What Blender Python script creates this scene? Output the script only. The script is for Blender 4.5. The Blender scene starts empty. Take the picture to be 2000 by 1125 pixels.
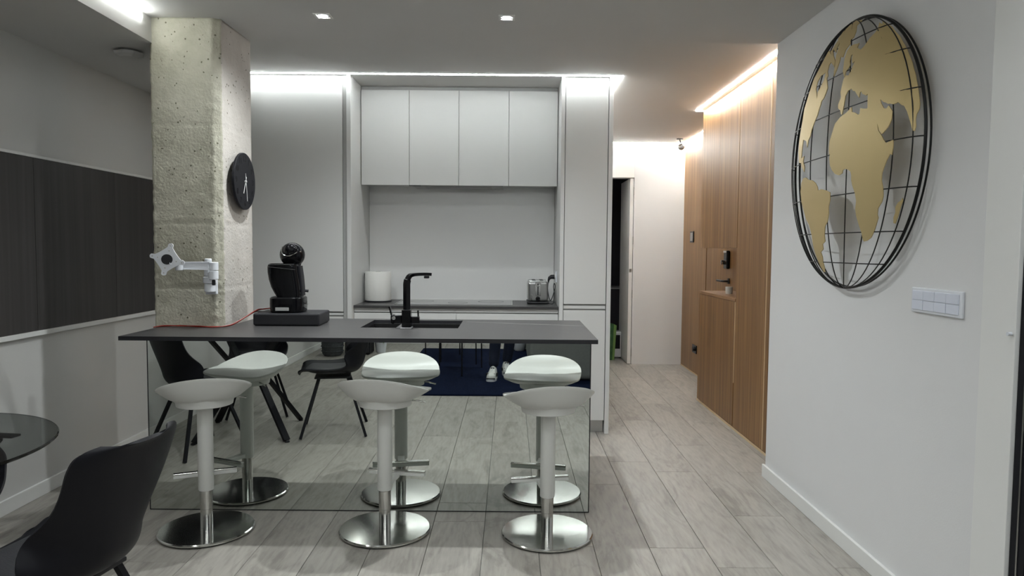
import bpy, bmesh, math, random
from mathutils import Vector, Matrix, noise
random.seed(7)
PI = math.pi
S = bpy.context.scene
C = S.collection
R = math.radians

# ------------------------------------------------------------------ camera, world, lights, exposure
S.view_settings.view_transform = 'Standard'
S.view_settings.look = 'None'
S.view_settings.gamma = 1
S.view_settings.use_curve_mapping = False
S.view_settings.exposure = 1.75
cd = bpy.data.cameras.new('camera'); cam = bpy.data.objects.new('camera', cd); C.objects.link(cam)
cd.sensor_width = 36; cd.lens = 36 * 1377.3 / 2000; cd.clip_start = 0.02
cam.matrix_world = (Matrix.Translation((0, 0, 1.355)) @ Matrix.Rotation(R(-0.157), 4, 'Z')
                    @ Matrix.Rotation(R(90 - 3.274), 4, 'X') @ Matrix.Rotation(R(0.473), 4, 'Z'))
S.camera = cam
W = bpy.data.worlds.new('world'); S.world = W; W.use_nodes = True
W.node_tree.nodes['Background'].inputs[0].default_value = (0.02, 0.025, 0.04, 1)
W.node_tree.nodes['Background'].inputs[1].default_value = 1.0
LED = 16.0          # emission of the ceiling LED strips
LED_HALL = 42.0     # emission of the hallway strips
LED_FILL = 24.0   # emission of the added fill strips behind the camera, out of view
LED_LEFT = 12.0     # emission of the strip on the lowered ceiling's riser
SPOT_W = 15.0      # watts of each recessed spot
ZF, ZK, ZS = 2.54, 2.57, 2.41          # front ceiling, kitchen ceiling, lowered ceiling on the left
SPOTS = [(-0.975, 3.71, 1.7), (-0.028, 3.71, 2.3), (-0.975, 1.6, 0.9), (0.0, 1.6, 0.65), (0.95, 1.6, 0.25),
         (-0.975, -0.6, 0.9), (0.1, -0.6, 0.9), (0.95, -0.6, 0.9)]
for i, (x, y, k) in enumerate(SPOTS):
    ld = bpy.data.lights.new('spot_light', 'SPOT'); ld.energy = SPOT_W * k; ld.spot_size = R(150); ld.spot_blend = 1.0
    ld.shadow_soft_size = 0.025; ld.color = (0.93, 0.985, 1.0)
    lo = bpy.data.objects.new('spot_light', ld); C.objects.link(lo); lo.location = (x, y, ZF - 0.012)

# ------------------------------------------------------------------ materials
def nd(nt, t, **kw):
    n = nt.nodes.new(t)
    for k, v in kw.items():
        if k.startswith('i_'): n.inputs[k[2:].replace('_', ' ')].default_value = v
        else: setattr(n, k, v)
    return n
def mat(name, col, rough=0.5, metal=0.0, noise_amt=0.04, nscale=6.0, bump=0.0, bscale=40.0, coat=0.0, emit=None, trans=0.0, ior=1.45, spec=None, sheen=0.0):
    m = bpy.data.materials.new(name); m.use_nodes = True; nt = m.node_tree
    b = nt.nodes['Principled BSDF']; L = nt.links.new
    b.inputs['Roughness'].default_value = rough; b.inputs['Metallic'].default_value = metal
    b.inputs['Coat Weight'].default_value = coat; b.inputs['Transmission Weight'].default_value = trans
    b.inputs['IOR'].default_value = ior; b.inputs['Sheen Weight'].default_value = sheen
    if spec is not None: b.inputs['Specular IOR Level'].default_value = spec
    tc = nd(nt, 'ShaderNodeTexCoord')
    nz = nd(nt, 'ShaderNodeTexNoise'); nz.inputs['Scale'].default_value = nscale; nz.inputs['Detail'].default_value = 4
    L(tc.outputs['Object'], nz.inputs['Vector'])
    mx = nd(nt, 'ShaderNodeMix', data_type='RGBA')
    mx.inputs['A'].default_value = (*[max(0, c * (1 - noise_amt)) for c in col], 1)
    mx.inputs['B'].default_value = (*[min(1, c * (1 + noise_amt)) for c in col], 1)
    L(nz.outputs['Fac'], mx.inputs['Factor']); L(mx.outputs['Result'], b.inputs['Base Color'])
    if bump:
        n2 = nd(nt, 'ShaderNodeTexNoise'); n2.inputs['Scale'].default_value = bscale; n2.inputs['Detail'].default_value = 5
        L(tc.outputs['Object'], n2.inputs['Vector'])
        bp = nd(nt, 'ShaderNodeBump'); bp.inputs['Strength'].default_value = bump; bp.inputs['Distance'].default_value = 0.01
        L(n2.outputs['Fac'], bp.inputs['Height']); L(bp.outputs['Normal'], b.inputs['Normal'])
    if emit:
        b.inputs['Emission Color'].default_value = (*emit[:3], 1); b.inputs['Emission Strength'].default_value = emit[3]
    return m
def wood_mat(name, c1, c2, c3, axis='Z', rough=0.45, stretch=0.035, scale=22.0, tone=0.25, knots=False):
    """grain running along one axis; each object gets its own tone and its own offset"""
    m = bpy.data.materials.new(name); m.use_nodes = True; nt = m.node_tree; L = nt.links.new
    b = nt.nodes['Principled BSDF']; b.inputs['Roughness'].default_value = rough
    tc = nd(nt, 'ShaderNodeTexCoord'); oi = nd(nt, 'ShaderNodeObjectInfo')
    geo = nd(nt, 'ShaderNodeNewGeometry')
    mul = nd(nt, 'ShaderNodeVectorMath', operation='SCALE'); mul.inputs['Scale'].default_value = 37.0
    cmb = nd(nt, 'ShaderNodeCombineXYZ')
    L(oi.outputs['Random'], cmb.inputs[0]); L(oi.outputs['Random'], cmb.inputs[1]); L(oi.outputs['Random'], cmb.inputs[2])
    L(cmb.outputs[0], mul.inputs[0])
    add = nd(nt, 'ShaderNodeVectorMath', operation='ADD'); L(geo.outputs['Position'], add.inputs[0]); L(mul.outputs[0], add.inputs[1])
    mp = nd(nt, 'ShaderNodeMapping'); s = [1.0, 1.0, 1.0]; s['XYZ'.index(axis)] = stretch; mp.inputs['Scale'].default_value = s
    L(add.outputs[0], mp.inputs['Vector'])
    big = nd(nt, 'ShaderNodeTexNoise'); big.inputs['Scale'].default_value = scale * (0.28 if knots else 0.5); big.inputs['Detail'].default_value = 3; big.inputs['Distortion'].default_value = 0.6
    L(mp.outputs[0], big.inputs['Vector'])
    fine = nd(nt, 'ShaderNodeTexNoise'); fine.inputs['Scale'].default_value = scale * 4; fine.inputs['Detail'].default_value = 5
    L(mp.outputs[0], fine.inputs['Vector'])
    ring = nd(nt, 'ShaderNodeMath', operation='MULTIPLY'); ring.inputs[1].default_value = 9.0 if knots else 4.0
    L(big.outputs['Fac'], ring.inputs[0])
    fr = nd(nt, 'ShaderNodeMath', operation='PINGPONG'); fr.inputs[1].default_value = 0.5
    L(ring.outputs[0], fr.inputs[0])
    r2 = nd(nt, 'ShaderNodeMath', operation='MULTIPLY'); r2.inputs[1].default_value = 1.1; L(fr.outputs[0], r2.inputs[0])
    mixf = nd(nt, 'ShaderNodeMix', data_type='FLOAT'); mixf.inputs['Factor'].default_value = 0.68 if knots else 0.5
    L(r2.outputs[0], mixf.inputs['A']); L(fine.outputs['Fac'], mixf.inputs['B'])
    cr = nd(nt, 'ShaderNodeValToRGB'); e = cr.color_ramp.elements
    e[0].position = 0.2; e[0].color = (*c1, 1); e[1].position = 0.72; e[1].color = (*c3, 1)
    k = cr.color_ramp.elements.new(0.45); k.color = (*c2, 1)
    L(mixf.outputs[0], cr.inputs['Fac'])
    out = cr.outputs['Color']
    if knots:
        mk = nd(nt, 'ShaderNodeMapping'); mk.inputs['Scale'].default_value = (3.0, 0.8, 3.0) if axis == 'Y' else (3, 3, .8)
        L(add.outputs[0], mk.inputs['Vector'])
        kn = nd(nt, 'ShaderNodeTexNoise'); kn.inputs['Scale'].default_value = 1.5; kn.inputs['Detail'].default_value = 7; kn.inputs['Distortion'].default_value = 2.0; kn.inputs['Roughness'].default_value = 0.65
        L(mk.outputs[0], kn.inputs['Vector'])
        kr = nd(nt, 'ShaderNodeValToRGB'); q = kr.color_ramp.elements
        q[0].position = 0.36; q[0].color = (0.45, 0.44, 0.43, 1); q[1].position = 0.46; q[1].color = (1, 1, 1, 1)
        L(kn.outputs['Fac'], kr.inputs['Fac'])
        mm = nd(nt, 'ShaderNodeMix', data_type='RGBA', blend_type='MULTIPLY'); mm.inputs['Factor'].default_value = 0.45
        L(out, mm.inputs['A']); L(kr.outputs['Color'], mm.inputs['B']); out = mm.outputs['Result']
    mr = nd(nt, 'ShaderNodeMapRange'); mr.inputs['To Min'].default_value = 1 - tone; mr.inputs['To Max'].default_value = 1 + tone
    L(oi.outputs['Random'], mr.inputs['Value'])
    hs = nd(nt, 'ShaderNodeHueSaturation'); L(mr.outputs[0], hs.inputs['Value']); L(out, hs.inputs['Color'])
    L(hs.outputs['Color'], b.inputs['Base Color'])
    bp = nd(nt, 'ShaderNodeBump'); bp.inputs['Strength'].default_value = 0.12; bp.inputs['Distance'].default_value = 0.002
    L(mixf.outputs[0], bp.inputs['Height']); L(bp.outputs['Normal'], b.inputs['Normal'])
    return m
def concrete_mat(name='raw_concrete', c1=(0.36, 0.345, 0.27), c2=(0.6, 0.58, 0.49)):
    m = bpy.data.materials.new(name); m.use_nodes = True; nt = m.node_tree; L = nt.links.new
    b = nt.nodes['Principled BSDF']; b.inputs['Roughness'].default_value = 0.9; b.inputs['Specular IOR Level'].default_value = 0.2
    tc = nd(nt, 'ShaderNodeTexCoord')
    n1 = nd(nt, 'ShaderNodeTexNoise'); n1.inputs['Scale'].default_value = 3.0; n1.inputs['Detail'].default_value = 8; n1.inputs['Roughness'].default_value = 0.65
    n2 = nd(nt, 'ShaderNodeTexNoise'); n2.inputs['Scale'].default_value = 90; n2.inputs['Detail'].default_value = 4
    vo = nd(nt, 'ShaderNodeTexVoronoi'); vo.inputs['Scale'].default_value = 38; vo.inputs['Randomness'].default_value = 1
    n3 = nd(nt, 'ShaderNodeTexNoise'); n3.inputs['Scale'].default_value = 26; n3.inputs['Detail'].default_value = 2
    for n in (n1, n2, vo, n3): L(tc.outputs['Object'], n.inputs['Vector'])
    cr = nd(nt, 'ShaderNodeValToRGB'); e = cr.color_ramp.elements
    e[0].position = 0.3; e[0].color = (*c1, 1); e[1].position = 0.75; e[1].color = (*c2, 1)
    L(n1.outputs['Fac'], cr.inputs['Fac'])
    # air holes: small voronoi cells, only where the second noise is high
    lt = nd(nt, 'ShaderNodeMath', operation='LESS_THAN'); lt.inputs[1].default_value = 0.19; L(vo.outputs['Distance'], lt.inputs[0])
    gt = nd(nt, 'ShaderNodeMath', operation='GREATER_THAN'); gt.inputs[1].default_value = 0.56; L(n3.outputs['Fac'], gt.inputs[0])
    ml = nd(nt, 'ShaderNodeMath', operation='MULTIPLY'); L(lt.outputs[0], ml.inputs[0]); L(gt.outputs[0], ml.inputs[1])
    mx = nd(nt, 'ShaderNodeMix', data_type='RGBA'); mx.inputs['B'].default_value = (0.16, 0.15, 0.11, 1)
    L(ml.outputs[0], mx.inputs['Factor']); L(cr.outputs['Color'], mx.inputs['A'])
    L(mx.outputs['Result'], b.inputs['Base Color'])
    sub = nd(nt, 'ShaderNodeMath', operation='SUBTRACT'); L(n2.outputs['Fac'], sub.inputs[0]); L(ml.outputs[0], sub.inputs[1])
    ad = nd(nt, 'ShaderNodeMath', operation='ADD'); L(sub.outputs[0], ad.inputs[0]); L(n3.outputs['Fac'], ad.inputs[1])
    bp = nd(nt, 'ShaderNodeBump'); bp.inputs['Strength'].default_value = 0.55; bp.inputs['Distance'].default_value = 0.006
    L(ad.outputs[0], bp.inputs['Height']); L(bp.outputs['Normal'], b.inputs['Normal'])
    return m
M = {}
M['wall'] = mat('white_paint', (0.70, 0.70, 0.70), 0.6, noise_amt=0.015, bump=0.05, bscale=180)
M['wall_left'] = mat('left_wall_paint', (0.60, 0.595, 0.575), 0.4, noise_amt=0.03, nscale=1.5)
M['ceil'] = mat('ceiling_paint', (0.62, 0.61, 0.595), 0.8, noise_amt=0.015)
M['lacquer'] = mat('grey_lacquer', (0.69, 0.69, 0.675), 0.38, noise_amt=0.01, nscale=2)
M['lacquer_shadow'] = mat('grey_profile', (0.42, 0.42, 0.41), 0.45)  # mid grey, darker than the door lacquer
M['white_trim'] = mat('white_trim', (0.74, 0.74, 0.72), 0.4, noise_amt=0.01)
M['splash'] = mat('grey_back_glass', (0.84, 0.84, 0.825), 0.15, noise_amt=0.01, nscale=1.5, coat=0.3)
M['stone'] = mat('dark_stone', (0.058, 0.056, 0.056), 0.36, noise_amt=0.2, nscale=9, bump=0.03, bscale=60)
M['black'] = mat('black_gloss', (0.004, 0.004, 0.005), 0.16, spec=0.28)
M['black_matt'] = mat('black_matt', (0.014, 0.014, 0.017), 0.5)
M['black_satin'] = mat('black_satin', (0.010, 0.010, 0.013), 0.48, noise_amt=0.1, spec=0.2)
M['black_leather'] = mat('black_leatherette', (0.03, 0.03, 0.034), 0.45, bump=0.15, bscale=220)
M['void'] = mat('dark_sink', (0.012, 0.012, 0.012), 0.35)
M['chrome'] = mat('chrome', (0.62, 0.62, 0.60), 0.13, 1.0, noise_amt=0.12, nscale=7)
M['steel'] = mat('brushed_steel', (0.45, 0.45, 0.44), 0.28, 1.0, noise_amt=0.1)
M['white_plastic'] = mat('white_plastic', (0.68, 0.685, 0.655), 0.33, noise_amt=0.01)
M['white_gloss'] = mat('white_gloss', (0.72, 0.74, 0.78), 0.25, noise_amt=0.01)
M['key_white'] = mat('key_white', (0.66, 0.69, 0.78), 0.3, noise_amt=0.01)
M['gold'] = mat('gold_leaf_metal', (0.60, 0.47, 0.235), 0.45, 0.55, noise_amt=0.06, nscale=3)
M['wire'] = mat('black_wire', (0.01, 0.01, 0.01), 0.4, 0.5)
M['paper'] = mat('paper_roll', (0.78, 0.775, 0.74), 0.9, noise_amt=0.02, bump=0.1, bscale=90)
M['red'] = mat('red_cable', (0.26, 0.022, 0.012), 0.4)
M['rug'] = mat('navy_rug', (0.006, 0.010, 0.028), 0.95, spec=0.05, noise_amt=0.5, nscale=30, bump=0.6, bscale=150)
M['denim'] = mat('denim', (0.010, 0.015, 0.036), 0.9, noise_amt=0.35, nscale=60)
M['sofa'] = mat('grey_fabric', (0.20, 0.21, 0.20), 0.95, noise_amt=0.12, nscale=40, bump=0.3, bscale=200)
M['skin'] = mat('skin', (0.55, 0.34, 0.25), 0.5)
M['hair'] = mat('hair', (0.03, 0.02, 0.015), 0.6)
M['sweater'] = mat('sweater', (0.06, 0.065, 0.07), 0.9, noise_amt=0.2, nscale=50)
M['dark_room'] = mat('dark_room_paint', (0.035, 0.032, 0.04), 0.7)  # near-black colour stands in for the room being unlit
M['night_glass'] = mat('night_glass', (0.012, 0.013, 0.018), 0.06, coat=0.4)
M['green'] = mat('green_print', (0.03, 0.09, 0.03), 0.5, noise_amt=0.8, nscale=18)
M['leaf'] = mat('leaf', (0.16, 0.28, 0.08), 0.5, noise_amt=0.3)
M['basket'] = mat('grey_basket', (0.06, 0.065, 0.07), 0.8, noise_amt=0.4, nscale=40)
M['led'] = mat('led_diffuser', (0.9, 0.9, 0.9), 0.5, emit=(0.94, 0.995, 1.0, LED))
M['led_warm'] = mat('led_diffuser_warm', (0.9, 0.9, 0.9), 0.5, emit=(1.0, 0.985, 0.94, LED_HALL))
M['led_hall'] = mat('led_diffuser_hall', (0.9, 0.9, 0.9), 0.5, emit=(0.97, 1.0, 0.98, LED_HALL))
M['led_living'] = mat('led_diffuser_living', (0.9, 0.9, 0.9), 0.5, emit=(0.95, 1.0, 1.0, LED_FILL))  # diffuser of the added fill strips
M['led_left'] = mat('led_diffuser_riser', (0.9, 0.9, 0.9), 0.5, emit=(0.95, 1.0, 0.98, LED_LEFT))
M['lamp'] = mat('spot_lens', (0.9, 0.9, 0.9), 0.5, emit=(1.0, 0.98, 0.98, 30))
M['glow_edge'] = mat('pale_wood_edge', (0.62, 0.47, 0.29), 0.5)  # plain pale wood colour for edge and skirting strips
M['plank'] = wood_mat('oak_laminate', (0.245, 0.228, 0.203), (0.325, 0.305, 0.272), (0.385, 0.362, 0.326), 'Y', 0.42, 0.14, 17, 0.09, True)
M['veneer'] = wood_mat('walnut_veneer', (0.155, 0.074, 0.024), (0.245, 0.127, 0.044), (0.35, 0.195, 0.076), 'Z', 0.42, 0.018, 30, 0.06)
M['veneer_shelf'] = wood_mat('walnut_shelf', (0.2, 0.10, 0.042), (0.3, 0.165, 0.075), (0.40, 0.235, 0.12), 'Y', 0.4, 0.05, 30, 0.05)
M['board'] = wood_mat('dark_board', (0.036, 0.032, 0.031), (0.047, 0.042, 0.041), (0.062, 0.056, 0.055), 'Z', 0.5, 0.02, 14, 0.06)
M['concrete'] = concrete_mat()
M['concrete_side'] = concrete_mat('skimmed_concrete', (0.47, 0.44, 0.40), (0.64, 0.60, 0.56))  # warmer, lighter tone for the column's right side
def mirror_mat():
    m = bpy.data.materials.new('mirror'); m.use_nodes = True; b = m.node_tree.nodes['Principled BSDF']
    b.inputs['Base Color'].default_value = (0.69, 0.72, 0.69, 1); b.inputs['Metallic'].default_value = 1; b.inputs['Roughness'].default_value = 0.0
    return m
M['mirror'] = mirror_mat()
def glass_mat(name, col, rough=0.0):
    m = bpy.data.materials.new(name); m.use_nodes = True; b = m.node_tree.nodes['Principled BSDF']
    b.inputs['Base Color'].default_value = (*col, 1); b.inputs['Transmission Weight'].default_value = 1; b.inputs['Roughness'].default_value = rough
    b.inputs['IOR'].default_value = 1.45
    return m
M['glass'] = glass_mat('smoked_glass', (0.62, 0.66, 0.64))

# ------------------------------------------------------------------ mesh helpers
class MB:
    def __init__(s): s.bm = bmesh.new()
    def box(s, x0, x1, y0, y1, z0, z1, bev=0.0, seg=2, rz=0.0, piv=None):
        r = bmesh.ops.create_cube(s.bm, size=1); vs = r['verts']
        for v in vs: v.co = Vector(((x0 + x1) / 2 + v.co.x * (x1 - x0), (y0 + y1) / 2 + v.co.y * (y1 - y0), (z0 + z1) / 2 + v.co.z * (z1 - z0)))
        if bev:
            es = list({e for v in vs for e in v.link_edges})
            r2 = bmesh.ops.bevel(s.bm, geom=es, offset=bev, segments=seg, affect='EDGES', profile=0.5)
            vs = list({v for v in r2['verts']} | {v for v in vs if v.is_valid})
        if rz:
            p = Vector(piv or ((x0 + x1) / 2, (y0 + y1) / 2, 0))
            bmesh.ops.rotate(s.bm, verts=vs, cent=p, matrix=Matrix.Rotation(rz, 3, 'Z'))
        return s
    def lathe(s, prof, n=48, cx=0.0, cy=0.0, cz=0.0, axis='Z', sx=1.0, sy=1.0, closed=False):
        rings = []
        for r, z in prof:
            ring = []
            if r < 1e-6: ring = [s.bm.verts.new((0, 0, z))]
            else: ring = [s.bm.verts.new((r * sx * math.cos(2 * PI * k / n), r * sy * math.sin(2 * PI * k / n), z)) for k in range(n)]
            rings.append(ring)
        for a, b in list(zip(rings, rings[1:])) + ([(rings[-1], rings[0])] if closed else []):
            if len(a) == 1 and len(b) == 1: continue
            for k in range(n):
                k2 = (k + 1) % n
                if len(a) == 1: s.bm.faces.new((a[0], b[k], b[k2]))
                elif len(b) == 1: s.bm.faces.new((a[k], a[k2], b[0]))
                else: s.bm.faces.new((a[k], a[k2], b[k2], b[k]))
        if len(rings[0]) > 1 and not closed: s.bm.faces.new(rings[0])
        if len(rings[-1]) > 1 and not closed: s.bm.faces.new(rings[-1])
        vs = [v for rg in rings for v in rg]
        m = Matrix.Identity(3)
        if axis == 'X': m = Matrix.Rotation(R(90), 3, 'Y')
        if axis == 'Y': m = Matrix.Rotation(R(-90), 3, 'X')
        for v in vs: v.co = m @ v.co + Vector((cx, cy, cz))
        return s
    def tube(s, pts, r, n=10, closed=False, rs=None, flat=None):
        pts = [Vector(p) for p in pts]; N = len(pts); rings = []; up = None
        for i, p in enumerate(pts):
            a = pts[(i - 1) % N] if (closed or i) else p
            b = pts[(i + 1) % N] if (closed or i < N - 1) else p
            t = (b - a).normalized()
            if up is None:
                up = Vector((0, 0, 1)) if abs(t.z) < 0.9 else Vector((0, 1, 0))
            u = t.cross(up).normalized(); v = u.cross(t).normalized(); up = v
            rr = rs[i] if rs else r
            ring = []
            for k in range(n):
                an = 2 * PI * (k + 0.5) / n
                ring.append(s.bm.verts.new(p + u * rr * math.cos(an) * (flat or 1) + v * rr * math.sin(an)))
            rings.append(ring)
        pr = list(zip(rings, rings[1:])) + ([(rings[-1], rings[0])] if closed else [])
        for a, b in pr:
            for k in range(n): s.bm.faces.new((a[k], a[(k + 1) % n], b[(k + 1) % n], b[k]))
        if not closed: s.bm.faces.new(rings[0]); s.bm.faces.new(rings[-1])
        return s
    def bar(s, a, b, w, h, up=(0, 0, 1)):
        a, b = Vector(a), Vector(b); t = (b - a).normalized(); up = Vector(up)
        if abs(t.dot(up)) > 0.98: up = Vector((0, 1, 0))
        u = t.cross(up).normalized(); v = u.cross(t).normalized()
        q = []
        for p in (a, b):
            q.append([s.bm.verts.new(p + u * w / 2 * i + v * h / 2 * j) for i, j in ((-1, -1), (1, -1), (1, 1), (-1, 1))])
        for k in range(4): s.bm.faces.new((q[0][k], q[0][(k + 1) % 4], q[1][(k + 1) % 4], q[1][k]))
        s.bm.faces.new(q[0]); s.bm.faces.new(q[1])
        return s
    def prism(s, poly, d, f):
        """polygon (2-D) extruded by thickness d; f(u, v, w) gives the 3-D point"""
        a = [s.bm.verts.new(f(u, v, 0)) for u, v in poly]; b = [s.bm.verts.new(f(u, v, d)) for u, v in poly]
        n = len(poly); s.bm.faces.new(a); s.bm.faces.new(b)
        for k in range(n): s.bm.faces.new((a[k], a[(k + 1) % n], b[(k + 1) % n], b[k]))
        return s
    def grid(s, f, nu, nv, thick=0.0, closed_u=False):
        """open surface f(i, j) -> point, thickened along its normals"""
        P = [[Vector(f(i / (nu if closed_u else nu - 1), j / (nv - 1))) for j in range(nv)] for i in range(nu)]
        V = [[s.bm.verts.new(p) for p in row] for row in P]
        F = []
        for i in range(nu if closed_u else nu - 1):
            for j in range(nv - 1):
                i2 = (i + 1) % nu
                F.append(s.bm.faces.new((V[i][j], V[i2][j], V[i2][j + 1], V[i][j + 1])))
        if thick:
            s.bm.normal_update()
            bmesh.ops.solidify(s.bm, geom=F, thickness=thick)
        return s
    def build(s, name, m, parent=None, smooth=False, loc=None, rot=None):
        bmesh.ops.recalc_face_normals(s.bm, faces=s.bm.faces)
        me = bpy.data.meshes.new(name); s.bm.to_mesh(me); s.bm.free()
        if smooth:
            for p in me.polygons: p.use_smooth = True
            try: me.set_sharp_from_angle(angle=R(40))
            except Exception: pass
        o = bpy.data.objects.new(name, me); C.objects.link(o)
        o.data.materials.append(M[m] if isinstance(m, str) else m)
        if parent: o.parent = parent
        if loc: o.location = loc
        if rot: o.rotation_euler = rot
        return o
def bx(name, m, x0, x1, y0, y1, z0, z1, parent=None, bev=0.0, **k):
    return MB().box(x0, x1, y0, y1, z0, z1, bev, **k).build(name, m, parent)
def tag(o, label, cat, group=None, kind=None):
    o['label'] = label; o['category'] = cat
    if group: o['group'] = group
    if kind: o['kind'] = kind
    return o
def thing(name, loc, label, cat, rz=0.0, group=None):
    o = bpy.data.objects.new(name, None); C.objects.link(o); o.location = loc; o.rotation_euler = (0, 0, rz); o.empty_display_size = 0.1
    return tag(o, label, cat, group)
def struct(o, label=None, cat='structure'):
    o['kind'] = 'structure'; o['category'] = cat
    if label: o['label'] = label
    return o
def copy_tree(o, parent=None):
    c = o.copy(); C.objects.link(c)
    c.parent = parent
    for ch in [k for k in o.children]: copy_tree(ch, c)
    return c
def text_mesh(txt, size, depth, m, name, parent, mw):
    cu = bpy.data.curves.new('t', 'FONT'); cu.body = txt; cu.size = size; cu.extrude = depth; cu.align_x = 'CENTER'; cu.align_y = 'CENTER'
    to = bpy.data.objects.new('t', cu); C.objects.link(to)
    dg = bpy.context.evaluated_depsgraph_get(); dg.update()
    me = bpy.data.meshes.new_from_object(to.evaluated_get(dg)); bpy.data.objects.remove(to)
    o = bpy.data.objects.new(name, me); C.objects.link(o); me.materials.clear(); me.materials.append(M[m])
    me.transform(mw); o.parent = parent
    return o

# ------------------------------------------------------------------ the setting
floor = struct(bx('floor', 'lacquer_shadow', -2.6, 2.1, -2.8, 8.25, -0.06, -0.012), 'floor of long grey oak planks', 'floor')
def planks():
    rnd = random.Random(3); meshes = {}
    for r in range(-12, 7):
        x0 = 0.39 + 0.252 * r; x1 = x0 + 0.250
        x0c, x1c = max(x0, -2.523), min(x1, 2.009)
        if x1c - x0c < 0.02: continue
        y = -2.75 - rnd.uniform(0, 1.2)
        while y < 8.22:
            y1 = y + 1.29
            a, b = max(y, -2.749), min(y1 - 0.002, 8.219)
            if b - a > 0.03:
                key = (round(x1c - x0c, 3), round(b - a, 3))
                if key not in meshes:
                    w, l = key; bm = bmesh.new(); rr = bmesh.ops.create_cube(bm, size=1)
                    for v in rr['verts']: v.co = Vector((v.co.x * w, v.co.y * l, v.co.z * 0.012))
                    es = [e for e in bm.edges if all(v.co.z > 0 for v in e.verts)]
                    bmesh.ops.bevel(bm, geom=es, offset=0.0012, segments=1, affect='EDGES')
                    me = bpy.data.meshes.new('plank'); bm.to_mesh(me); bm.free(); me.materials.append(M['plank']); meshes[key] = me
                o = bpy.data.objects.new('plank', meshes[key]); C.objects.link(o); o.parent = floor
                o.location = ((x0c + x1c) / 2, (a + b) / 2, -0.006)
            y = y1
planks()
XL, XR, XW = -2.524, 1.533, 2.012
wl = struct(bx('wall_left', 'wall_left', XL - 0.12, XL, -2.8, 6.0, 0, 2.62), 'pale grey left wall under and over the dark board', 'wall')
struct(bx('wall_back', 'wall', -2.64, 1.66, -2.87, -2.75, 0, 2.62), 'white wall at the far end of the living room', 'wall')
wr = struct(bx('wall_right', 'wall', XR, XR + 0.12, 2.255, 4.14, 0, 2.62), 'white right wall that carries the metal globe', 'wall')
struct(bx('wall_right_living', 'wall', XR, XR + 0.12, -2.75, -0.6, 0, 2.62), 'white side wall of the living room behind the camera', 'wall')
struct(bx('wall_kitchen_back', 'wall', -2.6, 0.73, 5.78, 5.88, 0, 2.62), 'wall behind the kitchen units', 'wall')
struct(bx('wall_hall_left', 'wall', 0.63, 0.728, 5.881, 8.21, 0, 2.62), 'left side wall of the hallway', 'wall')
# end wall of the hallway, with the door opening
m = MB().box(0.60, 0.76, 8.22, 8.34, 0, 2.62).box(0.76, 1.425, 8.22, 8.34, 2.172, 2.62).box(1.429, 2.14, 8.22, 8.34, 0, 2.62)
struct(m.build('wall_hall_end', 'wall'), 'white end wall of the hallway beside the open door', 'wall')
struct(bx('trim_1', 'white_trim', 0.761, 1.425, 8.205, 8.22, 2.176, ZK - 0.003), 'white panel above the open hallway door', 'trim')
# front ceiling, kitchen ceiling and lowered ceiling
struct(bx('ceiling', 'ceil', -1.885, 1.7, -2.8, 4.13, ZF, ZF + 0.1), 'grey plaster ceiling with recessed spots', 'ceiling')
struct(bx('ceiling_kitchen', 'ceil', -2.6, 2.14, 4.13, 8.3, ZK, ZK + 0.08), 'plaster ceiling over kitchen and hallway', 'ceiling')
struct(bx('ceiling_left', 'ceil', -2.6, -1.885, -2.8, 5.085, ZS, ZS + 0.24), 'lowered ceiling strip along the left wall', 'ceiling')
# baseboards
bb = lambda n, l, *a: struct(bx(n, 'white_trim', *a, 0.0005, 0.075, bev=0.002), l, 'baseboard')
bb('baseboard_right', 'white baseboard under the right wall', XR - 0.016, XR - 0.0005, 2.27, 4.155)
bb('baseboard_left', 'pale baseboard along the left wall', XL + 0.0005, XL + 0.016, -2.74, 5.05)
bb('baseboard_back', 'white baseboard of the far living room wall', -2.5, 1.52, -2.7495, -2.734)
# white casing and the dark glazed door at the right edge
struct(bx('trim_2', 'white_trim', XR - 0.018, XR + 0.12, 2.098, 2.254, 0, ZF, bev=0.002), 'white casing beside the dark glazed door', 'trim')
w = struct(bx('window_1', 'black_satin', XR + 0.06, XR + 0.12, -0.6, 2.097, 0, ZF), 'black framed glazed door at the right edge', 'window')
m = MB().box(XR - 0.005, XR + 0.06, 2.035, 2.096, 0, ZF).box(XR - 0.005, XR + 0.06, 0.70, 0.78, 0, ZF).box(XR - 0.005, XR + 0.06, -0.59, -0.53, 0, ZF).box(XR - 0.005, XR + 0.06, -0.53, 2.035, 0, 0.06).box(XR - 0.005, XR + 0.06, -0.53, 2.035, ZF - 0.06, ZF)
m.build('window_frame', 'black_satin', w)
bx('frame_strip', 'steel', XR - 0.008, XR - 0.0055, 2.06, 2.066, 0, ZF, w)
bx('pane', 'night_glass', XR + 0.03, XR + 0.04, 0.78, 2.035, 0.06, ZF - 0.06, w)
bx('pane', 'night_glass', XR + 0.03, XR + 0.04, -0.53, 0.70, 0.06, ZF - 0.06, w)
tag(MB().lathe([(0.0001, 0), (0.006, 0.0), (0.006, 0.012), (0.0001, 0.016)], 16, axis='X').build('wall_pin', 'white_gloss', None, True, loc=(XR - 0.034, 2.11, 1.108)), 'tiny white pin on the casing beside the dark glazed door', 'pin')

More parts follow.
